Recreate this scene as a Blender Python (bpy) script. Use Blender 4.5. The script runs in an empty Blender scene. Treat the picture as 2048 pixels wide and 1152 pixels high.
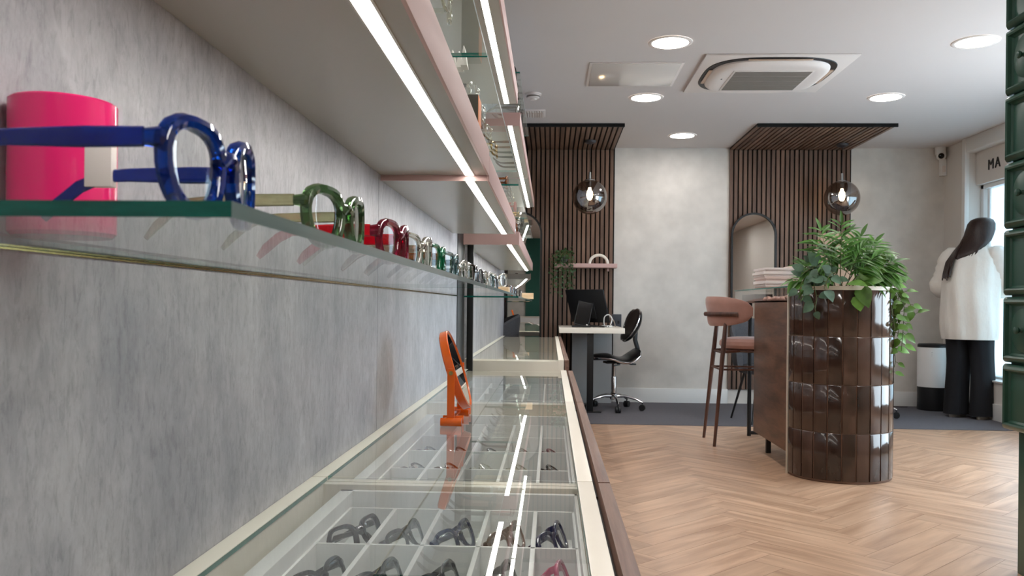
import bpy, bmesh, math, random
from mathutils import Vector, Matrix, Euler
PI = math.pi
random.seed(7)
scn = bpy.context.scene
COL = scn.collection
R = math.radians

# ------------------------------------------------------------------ materials
def lin(c):
    out = []
    for v in c[:3]:
        v = v / 255.0
        out.append(v / 12.92 if v <= 0.04045 else ((v + 0.055) / 1.055) ** 2.4)
    return (out[0], out[1], out[2], 1.0)

MATS = {}
def pm(name, col, rough=0.5, metal=0.0, trans=0.0, ior=1.45, coat=0.0, var=0.0, scale=(8, 8, 8), bump=0.0, emit=None, es=0.0, island=0.0, sheen=0.0, spec=None):
    """principled material with an optional procedural noise variation / bump / per-island variation"""
    m = bpy.data.materials.new(name); m.use_nodes = True
    nt = m.node_tree; b = nt.nodes['Principled BSDF']
    c = lin(col)
    b.inputs['Base Color'].default_value = c
    b.inputs['Roughness'].default_value = rough
    b.inputs['Metallic'].default_value = metal
    b.inputs['Transmission Weight'].default_value = trans
    b.inputs['IOR'].default_value = ior
    b.inputs['Coat Weight'].default_value = coat
    b.inputs['Coat Roughness'].default_value = 0.05
    b.inputs['Sheen Weight'].default_value = sheen
    if spec is not None: b.inputs['Specular IOR Level'].default_value = spec
    if emit is not None:
        b.inputs['Emission Color'].default_value = lin(emit); b.inputs['Emission Strength'].default_value = es
    cur = None
    if var or bump:
        tc = nt.nodes.new('ShaderNodeTexCoord'); mp = nt.nodes.new('ShaderNodeMapping')
        mp.inputs['Scale'].default_value = scale
        nz = nt.nodes.new('ShaderNodeTexNoise'); nz.inputs['Scale'].default_value = 1.0; nz.inputs['Detail'].default_value = 6
        nt.links.new(tc.outputs['Object'], mp.inputs['Vector']); nt.links.new(mp.outputs['Vector'], nz.inputs['Vector'])
        if var:
            rp = nt.nodes.new('ShaderNodeValToRGB')
            rp.color_ramp.elements[0].position = 0.3; rp.color_ramp.elements[1].position = 0.7
            rp.color_ramp.elements[0].color = tuple(max(0, x * (1 - var)) for x in c[:3]) + (1,)
            rp.color_ramp.elements[1].color = tuple(min(1, x * (1 + var)) for x in c[:3]) + (1,)
            nt.links.new(nz.outputs['Fac'], rp.inputs['Fac'])
            nt.links.new(rp.outputs['Color'], b.inputs['Base Color']); cur = rp.outputs['Color']
        if bump:
            bp = nt.nodes.new('ShaderNodeBump'); bp.inputs['Strength'].default_value = bump; bp.inputs['Distance'].default_value = 0.01
            nt.links.new(nz.outputs['Fac'], bp.inputs['Height']); nt.links.new(bp.outputs['Normal'], b.inputs['Normal'])
    if island:
        g = nt.nodes.new('ShaderNodeNewGeometry'); mr = nt.nodes.new('ShaderNodeMapRange')
        mr.inputs['To Min'].default_value = 1 - island; mr.inputs['To Max'].default_value = 1 + island
        nt.links.new(g.outputs['Random Per Island'], mr.inputs['Value'])
        mx = nt.nodes.new('ShaderNodeMix'); mx.data_type = 'RGBA'; mx.blend_type = 'MULTIPLY'; mx.inputs['Factor'].default_value = 1
        if cur is not None: nt.links.new(cur, mx.inputs['A'])
        else: mx.inputs['A'].default_value = c
        nt.links.new(mr.outputs['Result'], mx.inputs['B'])
        nt.links.new(mx.outputs['Result'], b.inputs['Base Color'])
    MATS[name] = m
    return m

def pane_glass(name, tint, ior=1.5):
    """clear sheet glass: see-through with angle-dependent mirror reflection on its outer side"""
    m = bpy.data.materials.new(name); m.use_nodes = True
    nt = m.node_tree; nt.nodes.clear()
    o = nt.nodes.new('ShaderNodeOutputMaterial'); mx = nt.nodes.new('ShaderNodeMixShader')
    tr = nt.nodes.new('ShaderNodeBsdfTransparent'); gl = nt.nodes.new('ShaderNodeBsdfGlossy')
    fr = nt.nodes.new('ShaderNodeFresnel'); ge = nt.nodes.new('ShaderNodeNewGeometry')
    sb = nt.nodes.new('ShaderNodeMath'); sb.operation = 'SUBTRACT'; sb.inputs[0].default_value = 1
    mu = nt.nodes.new('ShaderNodeMath'); mu.operation = 'MULTIPLY'
    tr.inputs['Color'].default_value = tint; gl.inputs['Roughness'].default_value = 0.0
    gl.inputs['Color'].default_value = (1, 1, 1, 1)
    fr.inputs['IOR'].default_value = ior
    nt.links.new(ge.outputs['Backfacing'], sb.inputs[1])
    nt.links.new(fr.outputs['Fac'], mu.inputs[0]); nt.links.new(sb.outputs[0], mu.inputs[1])
    nt.links.new(mu.outputs[0], mx.inputs['Fac']); nt.links.new(tr.outputs[0], mx.inputs[1]); nt.links.new(gl.outputs[0], mx.inputs[2])
    nt.links.new(mx.outputs[0], o.inputs['Surface'])
    MATS[name] = m
    return m

def wood(name, dark, light, rough=0.4, scale=(1, 1, 1), uv=False, island=0.15, rings=6.0, coat=0.0):
    m = bpy.data.materials.new(name); m.use_nodes = True
    nt = m.node_tree; b = nt.nodes['Principled BSDF']; L = nt.links.new
    tc = nt.nodes.new('ShaderNodeTexCoord'); mp = nt.nodes.new('ShaderNodeMapping'); mp.inputs['Scale'].default_value = scale
    L(tc.outputs['UV' if uv else 'Object'], mp.inputs['Vector'])
    n1 = nt.nodes.new('ShaderNodeTexNoise'); n1.inputs['Scale'].default_value = 1.0; n1.inputs['Detail'].default_value = 8; n1.inputs['Distortion'].default_value = 0.6
    L(mp.outputs['Vector'], n1.inputs['Vector'])
    n2 = nt.nodes.new('ShaderNodeTexNoise'); n2.inputs['Scale'].default_value = rings; n2.inputs['Detail'].default_value = 3
    L(mp.outputs['Vector'], n2.inputs['Vector'])
    av = nt.nodes.new('ShaderNodeMath'); av.operation = 'MULTIPLY_ADD'; av.inputs[1].default_value = 0.35
    L(n2.outputs['Fac'], av.inputs[0]); L(n1.outputs['Fac'], av.inputs[2])
    rp = nt.nodes.new('ShaderNodeValToRGB'); rp.color_ramp.elements[0].position = 0.5; rp.color_ramp.elements[1].position = 0.86
    rp.color_ramp.elements[0].color = lin(dark); rp.color_ramp.elements[1].color = lin(light)
    L(av.outputs[0], rp.inputs['Fac'])
    g = nt.nodes.new('ShaderNodeNewGeometry'); mr = nt.nodes.new('ShaderNodeMapRange')
    mr.inputs['To Min'].default_value = 1 - island; mr.inputs['To Max'].default_value = 1 + island
    L(g.outputs['Random Per Island'], mr.inputs['Value'])
    mx = nt.nodes.new('ShaderNodeMix'); mx.data_type = 'RGBA'; mx.blend_type = 'MULTIPLY'; mx.inputs['Factor'].default_value = 1
    L(rp.outputs['Color'], mx.inputs['A']); L(mr.outputs['Result'], mx.inputs['B'])
    L(mx.outputs['Result'], b.inputs['Base Color'])
    b.inputs['Roughness'].default_value = rough; b.inputs['Coat Weight'].default_value = coat
    bp = nt.nodes.new('ShaderNodeBump'); bp.inputs['Strength'].default_value = 0.08; bp.inputs['Distance'].default_value = 0.003
    L(av.outputs[0], bp.inputs['Height']); L(bp.outputs['Normal'], b.inputs['Normal'])
    MATS[name] = m
    return m

def concrete():
    m = bpy.data.materials.new('concrete_laminate'); m.use_nodes = True
    nt = m.node_tree; b = nt.nodes['Principled BSDF']; L = nt.links.new
    tc = nt.nodes.new('ShaderNodeTexCoord')
    def noise(scale, detail, dist=0.0, rough=0.6):
        mp = nt.nodes.new('ShaderNodeMapping'); mp.inputs['Scale'].default_value = scale
        n = nt.nodes.new('ShaderNodeTexNoise'); n.inputs['Scale'].default_value = 1; n.inputs['Detail'].default_value = detail
        n.inputs['Distortion'].default_value = dist; n.inputs['Roughness'].default_value = rough
        L(tc.outputs['Object'], mp.inputs['Vector']); L(mp.outputs['Vector'], n.inputs['Vector']); return n
    big = noise((5, 5, 3.5), 6, 0.3)
    streak = noise((110, 110, 34), 10, 0.6, 0.78)
    fine = noise((44, 44, 26), 10, 0.4, 0.74)
    r1 = nt.nodes.new('ShaderNodeValToRGB'); r1.color_ramp.elements[0].position = 0.32; r1.color_ramp.elements[1].position = 0.7
    r1.color_ramp.elements[0].color = lin((154, 155, 163)); r1.color_ramp.elements[1].color = lin((194, 193, 199))
    L(big.outputs['Fac'], r1.inputs['Fac'])
    r2 = nt.nodes.new('ShaderNodeValToRGB'); r2.color_ramp.elements[0].position = 0.36; r2.color_ramp.elements[1].position = 0.50
    r2.color_ramp.elements[0].color = (0.66, 0.66, 0.67, 1); r2.color_ramp.elements[1].color = (1, 1, 1, 1)
    L(streak.outputs['Fac'], r2.inputs['Fac'])
    r3 = nt.nodes.new('ShaderNodeValToRGB'); r3.color_ramp.elements[0].position = 0.36; r3.color_ramp.elements[1].position = 0.62
    r3.color_ramp.elements[0].color = (0.80, 0.80, 0.81, 1); r3.color_ramp.elements[1].color = (1.06, 1.06, 1.06, 1)
    L(fine.outputs['Fac'], r3.inputs['Fac'])
    a = nt.nodes.new('ShaderNodeMix'); a.data_type = 'RGBA'; a.blend_type = 'MULTIPLY'; a.inputs['Factor'].default_value = 0.8
    L(r1.outputs['Color'], a.inputs['A']); L(r2.outputs['Color'], a.inputs['B'])
    c = nt.nodes.new('ShaderNodeMix'); c.data_type = 'RGBA'; c.blend_type = 'MULTIPLY'; c.inputs['Factor'].default_value = 0.9
    L(a.outputs['Result'], c.inputs['A']); L(r3.outputs['Color'], c.inputs['B'])
    L(c.outputs['Result'], b.inputs['Base Color'])
    b.inputs['Roughness'].default_value = 0.42
    bp = nt.nodes.new('ShaderNodeBump'); bp.inputs['Strength'].default_value = 0.1; bp.inputs['Distance'].default_value = 0.003
    L(fine.outputs['Fac'], bp.inputs['Height']); L(bp.outputs['Normal'], b.inputs['Normal'])
    return m

def emitter(name, col, strength):
    m = bpy.data.materials.new(name); m.use_nodes = True
    nt = m.node_tree; nt.nodes.clear()
    o = nt.nodes.new('ShaderNodeOutputMaterial'); e = nt.nodes.new('ShaderNodeEmission')
    e.inputs['Color'].default_value = lin(col); e.inputs['Strength'].default_value = strength
    nt.links.new(e.outputs[0], o.inputs['Surface']); return m

def frosted(name):
    m = bpy.data.materials.new(name); m.use_nodes = True
    nt = m.node_tree; nt.nodes.clear()
    o = nt.nodes.new('ShaderNodeOutputMaterial'); t = nt.nodes.new('ShaderNodeBsdfTranslucent'); d = nt.nodes.new('ShaderNodeBsdfDiffuse')
    t.inputs['Color'].default_value = (0.44, 0.49, 0.51, 1); d.inputs['Color'].default_value = (0.85, 0.9, 0.92, 1)
    mx = nt.nodes.new('ShaderNodeMixShader'); mx.inputs['Fac'].default_value = 0.15
    nt.links.new(t.outputs[0], mx.inputs[1]); nt.links.new(d.outputs[0], mx.inputs[2]); nt.links.new(mx.outputs[0], o.inputs['Surface'])
    return m

CONC = concrete()
PLASTER = pm('mottled_wallpaper', (208, 203, 196), 0.75, var=0.10, scale=(5, 5, 5), bump=0.05)
PAINT = pm('white_paint', (214, 209, 203), 0.8, var=0.01, scale=(2, 2, 2))
CEIL = pm('ceiling_paint', (203, 196, 193), 0.85, var=0.01, scale=(2, 2, 2))
SKIRT = pm('skirting_gloss', (226, 225, 222), 0.4, var=0.01)
CARPET = pm('grey_carpet', (94, 92, 97), 0.95, var=0.18, scale=(160, 160, 160), bump=0.4)
TEAL = pm('teal_paint', (32, 92, 80), 0.6, var=0.04)
WALNUT = wood('walnut_slat', (88, 66, 54), (128, 100, 83), 0.55, (14, 14, 1.2), island=0.12)
WALNUTC = wood('walnut_slat_ceiling', (88, 66, 54), (128, 100, 83), 0.55, (14, 1.2, 14), island=0.12)
FELT = pm('black_felt', (14, 13, 13), 0.95, var=0.1)
OAK = wood('oak_plank', (166, 131, 105), (204, 169, 140), 0.36, (1.6, 14, 1), uv=True, island=0.07, rings=2.0)
CABWOOD = wood('counter_walnut', (88, 58, 45), (128, 90, 70), 0.45, (3, 22, 22), island=0.02)
CABWOODY = wood('counter_front_walnut', (92, 64, 54), (126, 94, 80), 0.45, (60, 3, 60), island=0.02)
CABWOODV = wood('counter_side_walnut', (76, 54, 42), (116, 84, 66), 0.42, (14, 2.2, 14), island=0.02)
WHITE = pm('cream_laminate', (232, 226, 214), 0.35, var=0.012)
WHITEC = pm('white_laminate', (226, 227, 226), 0.35, var=0.012)
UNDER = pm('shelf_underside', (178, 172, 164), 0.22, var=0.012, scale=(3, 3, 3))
PINK = pm('blush_pink_metal', (196, 162, 156), 0.42, var=0.02)
BLACK = pm('black_steel', (16, 16, 17), 0.4, var=0.05)
BLACKP = pm('black_plastic', (20, 21, 24), 0.45, var=0.05)
SCREEN = pm('black_screen', (8, 8, 10), 0.08, var=0.02)
GLASS = pane_glass('clear_sheet_glass', (0.93, 0.97, 0.95, 1))
GLASSC = pane_glass('counter_glass', (0.975, 0.98, 0.976, 1))
GLEDGE = pm('green_glass_edge', (10, 92, 82), 0.12, var=0.25, scale=(30, 4, 120), coat=0.6)
GLEDGEF = pm('grey_green_glass_edge', (92, 122, 122), 0.3, var=0.12, scale=(30, 6, 200), coat=0.4)
CGEDGE = pm('counter_glass_edge', (60, 120, 110), 0.2, var=0.1)
SMOKE = pane_glass('smoked_globe_glass', (0.50, 0.46, 0.44, 1), 3.6)
LENS = pane_glass('spectacle_lens', (0.97, 0.98, 0.98, 1), 1.6)
MIRROR = pm('mirror_silver', (225, 228, 228), 0.01, metal=1.0, var=0.004)
CHROME = pm('chrome', (200, 200, 204), 0.12, metal=1.0, var=0.02)
STEEL = pm('brushed_steel', (150, 150, 150), 0.3, metal=1.0, var=0.05)
BRASS = pm('brass', (190, 160, 96), 0.2, metal=1.0, var=0.04)
ORANGE = pm('orange_enamel', (226, 96, 12), 0.25, var=0.02, coat=0.4)
HOTPINK = pm('hot_pink_gloss', (240, 44, 120), 0.16, var=0.03, coat=0.5)
LEATHER = pm('black_leather', (16, 17, 20), 0.3, var=0.1, scale=(60, 60, 60), bump=0.06)
VELVET = pm('pink_velvet', (176, 134, 122), 0.75, var=0.07, scale=(18, 18, 18), sheen=0.4)
LEGWOOD = wood('stool_wood', (64, 40, 32), (98, 64, 52), 0.4, (30, 30, 4), island=0.03)
TILE = pm('glazed_brown_tile', (62, 46, 39), 0.13, var=0.4, scale=(14, 14, 6), bump=0.035, island=0.42, coat=0.4)
GROUT = pm('brown_grout', (104, 78, 64), 0.85, var=0.1)
TRIMMETAL = pm('champagne_trim', (212, 204, 190), 0.3, var=0.02)
STONE = pm('white_stone_rim', (216, 208, 192), 0.4, var=0.05)
SOIL = pm('dark_soil', (36, 28, 22), 0.95, var=0.4, scale=(90, 90, 90), bump=0.6)
LEAF = pm('leaf_green', (78, 122, 50), 0.4, var=0.35, scale=(25, 25, 25), island=0.35)
LEAFB = pm('leaf_bright', (92, 132, 52), 0.42, var=0.3, scale=(20, 20, 20), island=0.35)
LEAFD = pm('leaf_blue_green', (78, 108, 84), 0.5, var=0.3, scale=(25, 25, 25), island=0.3)
LEAFS = pm('leaf_dark', (50, 78, 42), 0.5, var=0.3, scale=(25, 25, 25), island=0.3)
STEM = pm('plant_stem', (84, 92, 48), 0.6, var=0.2)
GREENCAB = pm('forest_green_lacquer', (44, 80, 66), 0.36, var=0.05, scale=(6, 6, 6))
KRAFT = pm('kraft_paper', (176, 152, 130), 0.8, var=0.05)
PAPER = pm('white_paper', (236, 228, 224), 0.55, var=0.01)
BLUSHP = pm('blush_card', (226, 206, 198), 0.6, var=0.01)
BEECH = wood('pale_wood_block', (206, 176, 138), (232, 208, 172), 0.5, (6, 40, 40), island=0.04)
CHARC = pm('charcoal_fabric', (62, 62, 66), 0.85, var=0.15, scale=(80, 80, 80), bump=0.1)
SKIN = pm('skin', (214, 164, 142), 0.5, var=0.04)
HAIR = pm('dark_brown_hair', (44, 30, 26), 0.4, var=0.4, scale=(140, 140, 6))
SHIRT = pm('white_cotton', (226, 222, 214), 0.85, var=0.02, scale=(14, 14, 6), bump=0.9)
TROUSER = pm('black_cloth', (14, 15, 20), 0.85, var=0.2, scale=(50, 50, 20))
SHOE = pm('white_shoe', (216, 208, 196), 0.5, var=0.04)
GRILLE = pm('ac_grille_grey', (128, 121, 114), 0.6, var=0.03)
ACWHITE = pm('ac_white_plastic', (222, 214, 209), 0.45, var=0.01)
PANELG = pm('access_panel_gloss', (208, 202, 196), 0.12, var=0.01)
PEBBLE = pm('rose_pebbles', (214, 170, 154), 0.3, var=0.2, island=0.2)
GREYCARD = pm('grey_card', (120, 116, 112), 0.6, var=0.04)
ORANGEC = pm('orange_card', (226, 138, 84), 0.5, var=0.03)
FROST = frosted('frosted_film')
LED = emitter('led_strip_light', (255, 251, 244), 22.0)
DOWN = emitter('downlight_light', (255, 250, 246), 42.0)
BULB = emitter('warm_bulb', (255, 226, 176), 40.0)

# ------------------------------------------------------------------ mesh builder
ORG = {}
def no(o): return ORG.get(o.name, Vector((0, 0, 0)))

class MB:
    def __init__(self): self.bm = bmesh.new(); self.mi = 0
    def _new(self, vs, fs, M=None, mi=None):
        bv = [self.bm.verts.new(M @ Vector(v) if M is not None else Vector(v)) for v in vs]
        out = []
        for f in fs:
            try:
                fc = self.bm.faces.new([bv[i] for i in f]); fc.material_index = self.mi if mi is None else mi; out.append(fc)
            except ValueError: pass
        return bv, out
    def box(self, x0, x1, y0, y1, z0, z1, bev=0.0, M=None, mi=None, seg=2):
        vs = [(x0,y0,z0),(x1,y0,z0),(x1,y1,z0),(x0,y1,z0),(x0,y0,z1),(x1,y0,z1),(x1,y1,z1),(x0,y1,z1)]
        fs = [(0,3,2,1),(4,5,6,7),(0,1,5,4),(1,2,6,5),(2,3,7,6),(3,0,4,7)]
        bv, fc = self._new(vs, fs, M, mi)
        if bev:
            es = list({e for f in fc for e in f.edges})
            bmesh.ops.bevel(self.bm, geom=es, offset=bev, segments=seg, affect='EDGES', profile=0.6, material=-1)
        return fc
    def ring(self, pts_loops, closed_u=True, closed_v=False, cap=True, M=None, mi=None):
        """skin a list of point loops"""
        n = len(pts_loops[0]); vs = [p for l in pts_loops for p in l]; fs = []
        m = len(pts_loops)
        for j in range(m if closed_v else m - 1):
            k = (j + 1) % m
            for i in range(n if closed_u else n - 1):
                i2 = (i + 1) % n
                fs.append((j*n+i, j*n+i2, k*n+i2, k*n+i))
        if cap and not closed_v and closed_u:
            fs.append(tuple(range(n-1, -1, -1))); fs.append(tuple((m-1)*n + i for i in range(n)))
        return self._new(vs, fs, M, mi)
    def tube(self, pts, r, n=8, closed=False, up=None, M=None, mi=None, sq=2.0):
        """swept tube; r = number, list of numbers, or (a,b)/(list of (a,b)) half sizes along side / up"""
        pts = [Vector(p) for p in pts]; m = len(pts)
        rr = r if isinstance(r, list) else [r] * m
        loops = []; side = None
        for j in range(m):
            if closed: t = pts[(j+1) % m] - pts[j-1]
            elif j == 0: t = pts[1] - pts[0]
            elif j == m-1: t = pts[-1] - pts[-2]
            else: t = (pts[j+1]-pts[j]).normalized() + (pts[j]-pts[j-1]).normalized()
            if t.length < 1e-9: t = Vector((0,0,1))
            t.normalize()
            if up is not None: s = t.cross(Vector(up))
            elif side is None:
                s = t.cross(Vector((0,0,1)))
                if s.length < 0.05: s = t.cross(Vector((0,1,0)))
            else: s = side - t * side.dot(t)
            if s.length < 1e-6: s = t.orthogonal()
            s.normalize(); u = s.cross(t).normalized(); side = s
            a, b = rr[j] if isinstance(rr[j], tuple) else (rr[j], rr[j])
            l = []
            for i in range(n):
                an = 2*PI*i/n + (PI/n if n == 4 else 0)
                c, sn = math.cos(an), math.sin(an)
                if n == 4: c *= 1.4142; sn *= 1.4142
                elif sq != 2.0:
                    c = math.copysign(abs(c)**(2/sq), c); sn = math.copysign(abs(sn)**(2/sq), sn)
                l.append(pts[j] + s*(a*c) + u*(b*sn))
            loops.append(l)
        return self.ring(loops, True, closed, True, M, mi)
    def cyl(self, p0, p1, r0, r1=None, n=20, M=None, mi=None):
        return self.tube([p0, p1], [r0, r0 if r1 is None else r1], n, M=M, mi=mi)
    def lathe(self, prof, c=(0,0,0), n=32, M=None, mi=None, cap=False):
        loops = [[(c[0]+r*math.cos(2*PI*i/n), c[1]+r*math.sin(2*PI*i/n), c[2]+z) for i in range(n)] for r, z in prof]
        return self.ring(loops, True, False, cap, M, mi)
    def prism(self, poly, axis, a, b, M=None, mi=None):
        def P(u, v, w): return {'x': (w,u,v), 'y': (u,w,v), 'z': (u,v,w)}[axis]
        n = len(poly)
        vs = [P(u,v,a) for u,v in poly] + [P(u,v,b) for u,v in poly]
        fs = [tuple(range(n-1,-1,-1)), tuple(range(n,2*n))] + [(i,(i+1)%n,n+(i+1)%n,n+i) for i in range(n)]
        return self._new(vs, fs, M, mi)
    def ball(self, c, r, n=16, m=10, M=None, mi=None, s=(1,1,1)):
        loops = []
        for j in range(m+1):
            t = PI*(0.001 + 0.998*j/m)
            loops.append([(c[0]+r*s[0]*math.sin(t)*math.cos(2*PI*i/n), c[1]+r*s[1]*math.sin(t)*math.sin(2*PI*i/n), c[2]-r*s[2]*math.cos(t)) for i in range(n)])
        return self.ring(loops, True, False, True, M, mi)
    def build(self, name, mats, parent=None, smooth=35, fix=True):
        me = bpy.data.meshes.new(name)
        if fix: bmesh.ops.recalc_face_normals(self.bm, faces=self.bm.faces)
        self.bm.to_mesh(me); self.bm.free()
        for mt in (mats if isinstance(mats, (list, tuple)) else [mats]): me.materials.append(mt)
        if smooth:
            me.polygons.foreach_set('use_smooth', [True]*len(me.polygons))
            me.set_sharp_from_angle(angle=R(smooth))
        o = bpy.data.objects.new(name, me); COL.objects.link(o)
        if parent is not None:
            o.parent = parent
            g = no(parent)
            if g.length > 0: me.transform(Matrix.Translation(-g))
            ORG[o.name] = g
        return o

def thing(name, label, cat, loc=(0,0,0), rz=0.0, group=None, local=False):
    o = bpy.data.objects.new(name, None); COL.objects.link(o); o.empty_display_size = 0.05
    o.location = loc; o.rotation_euler = (0, 0, rz); o['label'] = label; o['category'] = cat
    if group: o['group'] = group
    ORG[o.name] = Vector((0,0,0)) if local else Vector(loc)
    return o
def tag(o, label, cat, group=None, center=None):
    o['label'] = label; o['category'] = cat
    if group: o['group'] = group
    return o
def st(o): o['kind'] = 'structure'; return o
def dup(root, loc, rz=0.0, label=None, group=None):
    def cp(o, par):
        c = o.copy(); COL.objects.link(c)
        if par is not None: c.parent = par
        for ch in o.children: cp(ch, c)
        return c
    r = cp(root, None); r.location = loc; r.rotation_euler = (0,0,rz)
    if label: r['label'] = label
    if group: r['group'] = group
    return r

# ------------------------------------------------------------------ camera
F_PX = 1700.0
cam = bpy.data.cameras.new('camera'); camo = bpy.data.objects.new('camera', cam); COL.objects.link(camo)
cam.sensor_fit = 'HORIZONTAL'; cam.sensor_width = 36.0; cam.lens = 36.0 * F_PX / 2048.0
cam.shift_y = 35.2 / 2048.0
cam.clip_start = 0.02; cam.clip_end = 100
yaw = math.atan(78 / F_PX); roll = 0.0100
fw = Vector((-math.sin(yaw), math.cos(yaw), 0)); rt = Vector((math.cos(yaw), math.sin(yaw), 0)); upv = Vector((0,0,1))
rt2 = rt*math.cos(roll) - upv*math.sin(roll)*-1; up2 = upv*math.cos(roll) - rt*math.sin(roll)
M = Matrix((( rt2.x, up2.x, -fw.x, 0), (rt2.y, up2.y, -fw.y, 0), (rt2.z, up2.z, -fw.z, 0.95), (0,0,0,1)))
camo.matrix_world = M
cam.dof.use_dof = True; cam.dof.focus_distance = 1.9; cam.dof.aperture_fstop = 16.0
scn.camera = camo

# ------------------------------------------------------------------ room shell
CE = 2.53
YB = 8.50
def floor_wood():
    bm = bmesh.new(); uvl = bm.loops.layers.uv.new('UVMap')
    w, l = 0.125, 0.625
    c45 = math.cos(PI/4)
    for a in range(-70, 80):
        for k in range(-7, 10):
            for kind in (0, 1):
                if kind == 0: X0, Y0, dx, dy = a*w + k*2*l, a*w, l, w
                else: X0, Y0, dx, dy = a*w + k*2*l + l, a*w + w - l, w, l
                g = 0.0006
                q = [(X0+g, Y0+g), (X0+dx-g, Y0+g), (X0+dx-g, Y0+dy-g), (X0+g, Y0+dy-g)]
                p = [((x-y)*c45 + 1.3, (x+y)*c45 + 2.0) for x, y in q]
                mx = sum(v[0] for v in p)/4; my = sum(v[1] for v in p)/4
                if not (-1.3 < mx < 5.0 and -3.6 < my < 7.6): continue
                vs = [bm.verts.new((x, y, 0)) for x, y in p]
                f = bm.faces.new(vs)
                ru, rv = random.random()*20, random.random()*20
                uvs = [(0,0),(dx,0),(dx,dy),(0,dy)] if kind == 0 else [(0,0),(0,dx),(dy,dx),(dy,0)]
                for lp, (u, v) in zip(f.loops, uvs): lp[uvl].uv = (u+ru, v+rv)
    for co, nr in (((0,6.88,0),(0,1,0)), ((0,-3.0,0),(0,-1,0)), ((3.9,0,0),(1,0,0)), ((-0.9,0,0),(-1,0,0))):
        bmesh.ops.bisect_plane(bm, geom=bm.verts[:]+bm.edges[:]+bm.faces[:], plane_co=co, plane_no=nr, clear_outer=True)
    me = bpy.data.meshes.new('floor'); bm.to_mesh(me); bm.free(); me.materials.append(OAK)
    o = bpy.data.objects.new('floor', me); COL.objects.link(o); st(o)
floor_wood()
b = MB(); b.box(-1.6, 4.2, -3.1, 8.6, -0.12, -0.002); st(b.build('floor_slab', GROUT))
b = MB(); b.box(-1.6, 3.9, 6.88, 8.5, -0.002, 0.004); st(b.build('floor_carpet', CARPET))
b = MB(); b.box(-1.7, 4.4, -3.2, 8.7, CE, CE+0.12); st(b.build('ceiling', CEIL))
b = MB(); b.box(-1.7, 4.3, YB, YB+0.12, -0.1, CE); st(b.build('wall_back', PLASTER))
b = MB(); b.box(-0.6, -0.48, -3.1, 4.30, 0, CE); b.box(-0.6, -0.48, 4.62, 7.95, 0, CE); b.box(-1.0, -0.95, 4.2, 4.75, 0, CE); b.box(-0.95,-0.6,4.2,4.25,0,CE); b.box(-0.95,-0.6,4.67,4.72,0,CE)
st(b.build('wall_left', PAINT))
b = MB()
for y0, y1 in ((-1.2, 2.138), (2.142, 3.955), (4.62, 7.95)):
    for z0, z1 in ((0, 0.9915), (1.0045, CE)): b.box(-0.48, -0.44, y0, y1, z0, z1)
st(b.build('wall_left.001', CONC))
b = MB(); b.box(-1.65, -1.55, 7.2, 8.55, 0, CE); b.box(-1.6, -0.6, 7.2, 7.25, 0, CE); st(b.build('wall_alcove', PLASTER))
b = MB(); b.box(-0.6, 4.3, -3.1, -3.0, 0, CE); st(b.build('wall_rear', PLASTER))
b = MB(); b.box(-0.48, -0.33, -3.0, -2.96, 0, CE); b.box(0.10, 1.3, -3.0, -2.96, 0, CE); st(b.build('wall_rear.001', TEAL))
# right wall: windows from y 3.5 to 8.0
XW = 3.83
b = MB()
b.box(XW, 4.15, -3.1, 3.4, 0, CE)
b.box(XW, 4.15, 3.4, 8.02, 0, 0.335)
b.box(3.90, 4.15, 3.4, 8.02, 2.10, CE)
b.box(XW, 4.15, 8.02, 8.5, 0, CE)
b.box(XW, 4.15, 5.72, 5.86, 0.335, 2.10)
st(b.build('wall_right', PAINT))
b = MB(); b.box(3.80, 3.905, 3.3, 8.04, 2.40, CE, 0.006); b.box(3.79, 3.83, 8.0, 8.06, 0.12, CE, 0.004); st(b.build('trim_1', SKIRT))
b = MB(); b.box(0.62, 1.75, YB-0.018, YB, 0, 0.145, 0.004); b.box(2.93, XW, YB-0.018, YB, 0, 0.145, 0.004); st(b.build('baseboard_back', SKIRT))
b = MB(); b.box(XW-0.018, XW, 3.3, 8.48, 0, 0.145, 0.004); st(b.build('baseboard_right', SKIRT))
def window(n, y0, y1):
    r = bpy.data.objects.new('window_%d' % n, None); COL.objects.link(r); r.location = (3.98, (y0+y1)/2, 0.335); ORG[r.name] = Vector(r.location); st(r)
    b = MB(); x0, x1 = 3.945, 4.01
    b.box(x0, x1, y1-0.05, y1, 0.335, 2.1, 0.004); b.box(x0, x1, y0, y0+0.05, 0.335, 2.1, 0.004)
    b.box(x0, x1, y0, y1, 0.335, 0.365, 0.004); b.box(x0, x1, y0, y1, 2.06, 2.1, 0.004)
    b.box(3.97, 4.0, y1-0.11, y1-0.07, 0.335, 2.1, 0.003)
    b.build('window_frame', WHITEC, r)
    b = MB(); b.box(3.984, 3.990, y0+0.05, y1-0.05, 0.365, 2.06); b.build('window_pane', FROST if n == 1 else GLASSC, r)
    b = MB(); b.box(XW-0.02, 3.95, y0, y1, 0.330, 0.345, 0.003); b.build('window_sill', SKIRT, r)
window(1, 5.86, 8.02); window(2, 3.42, 5.72)
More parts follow.
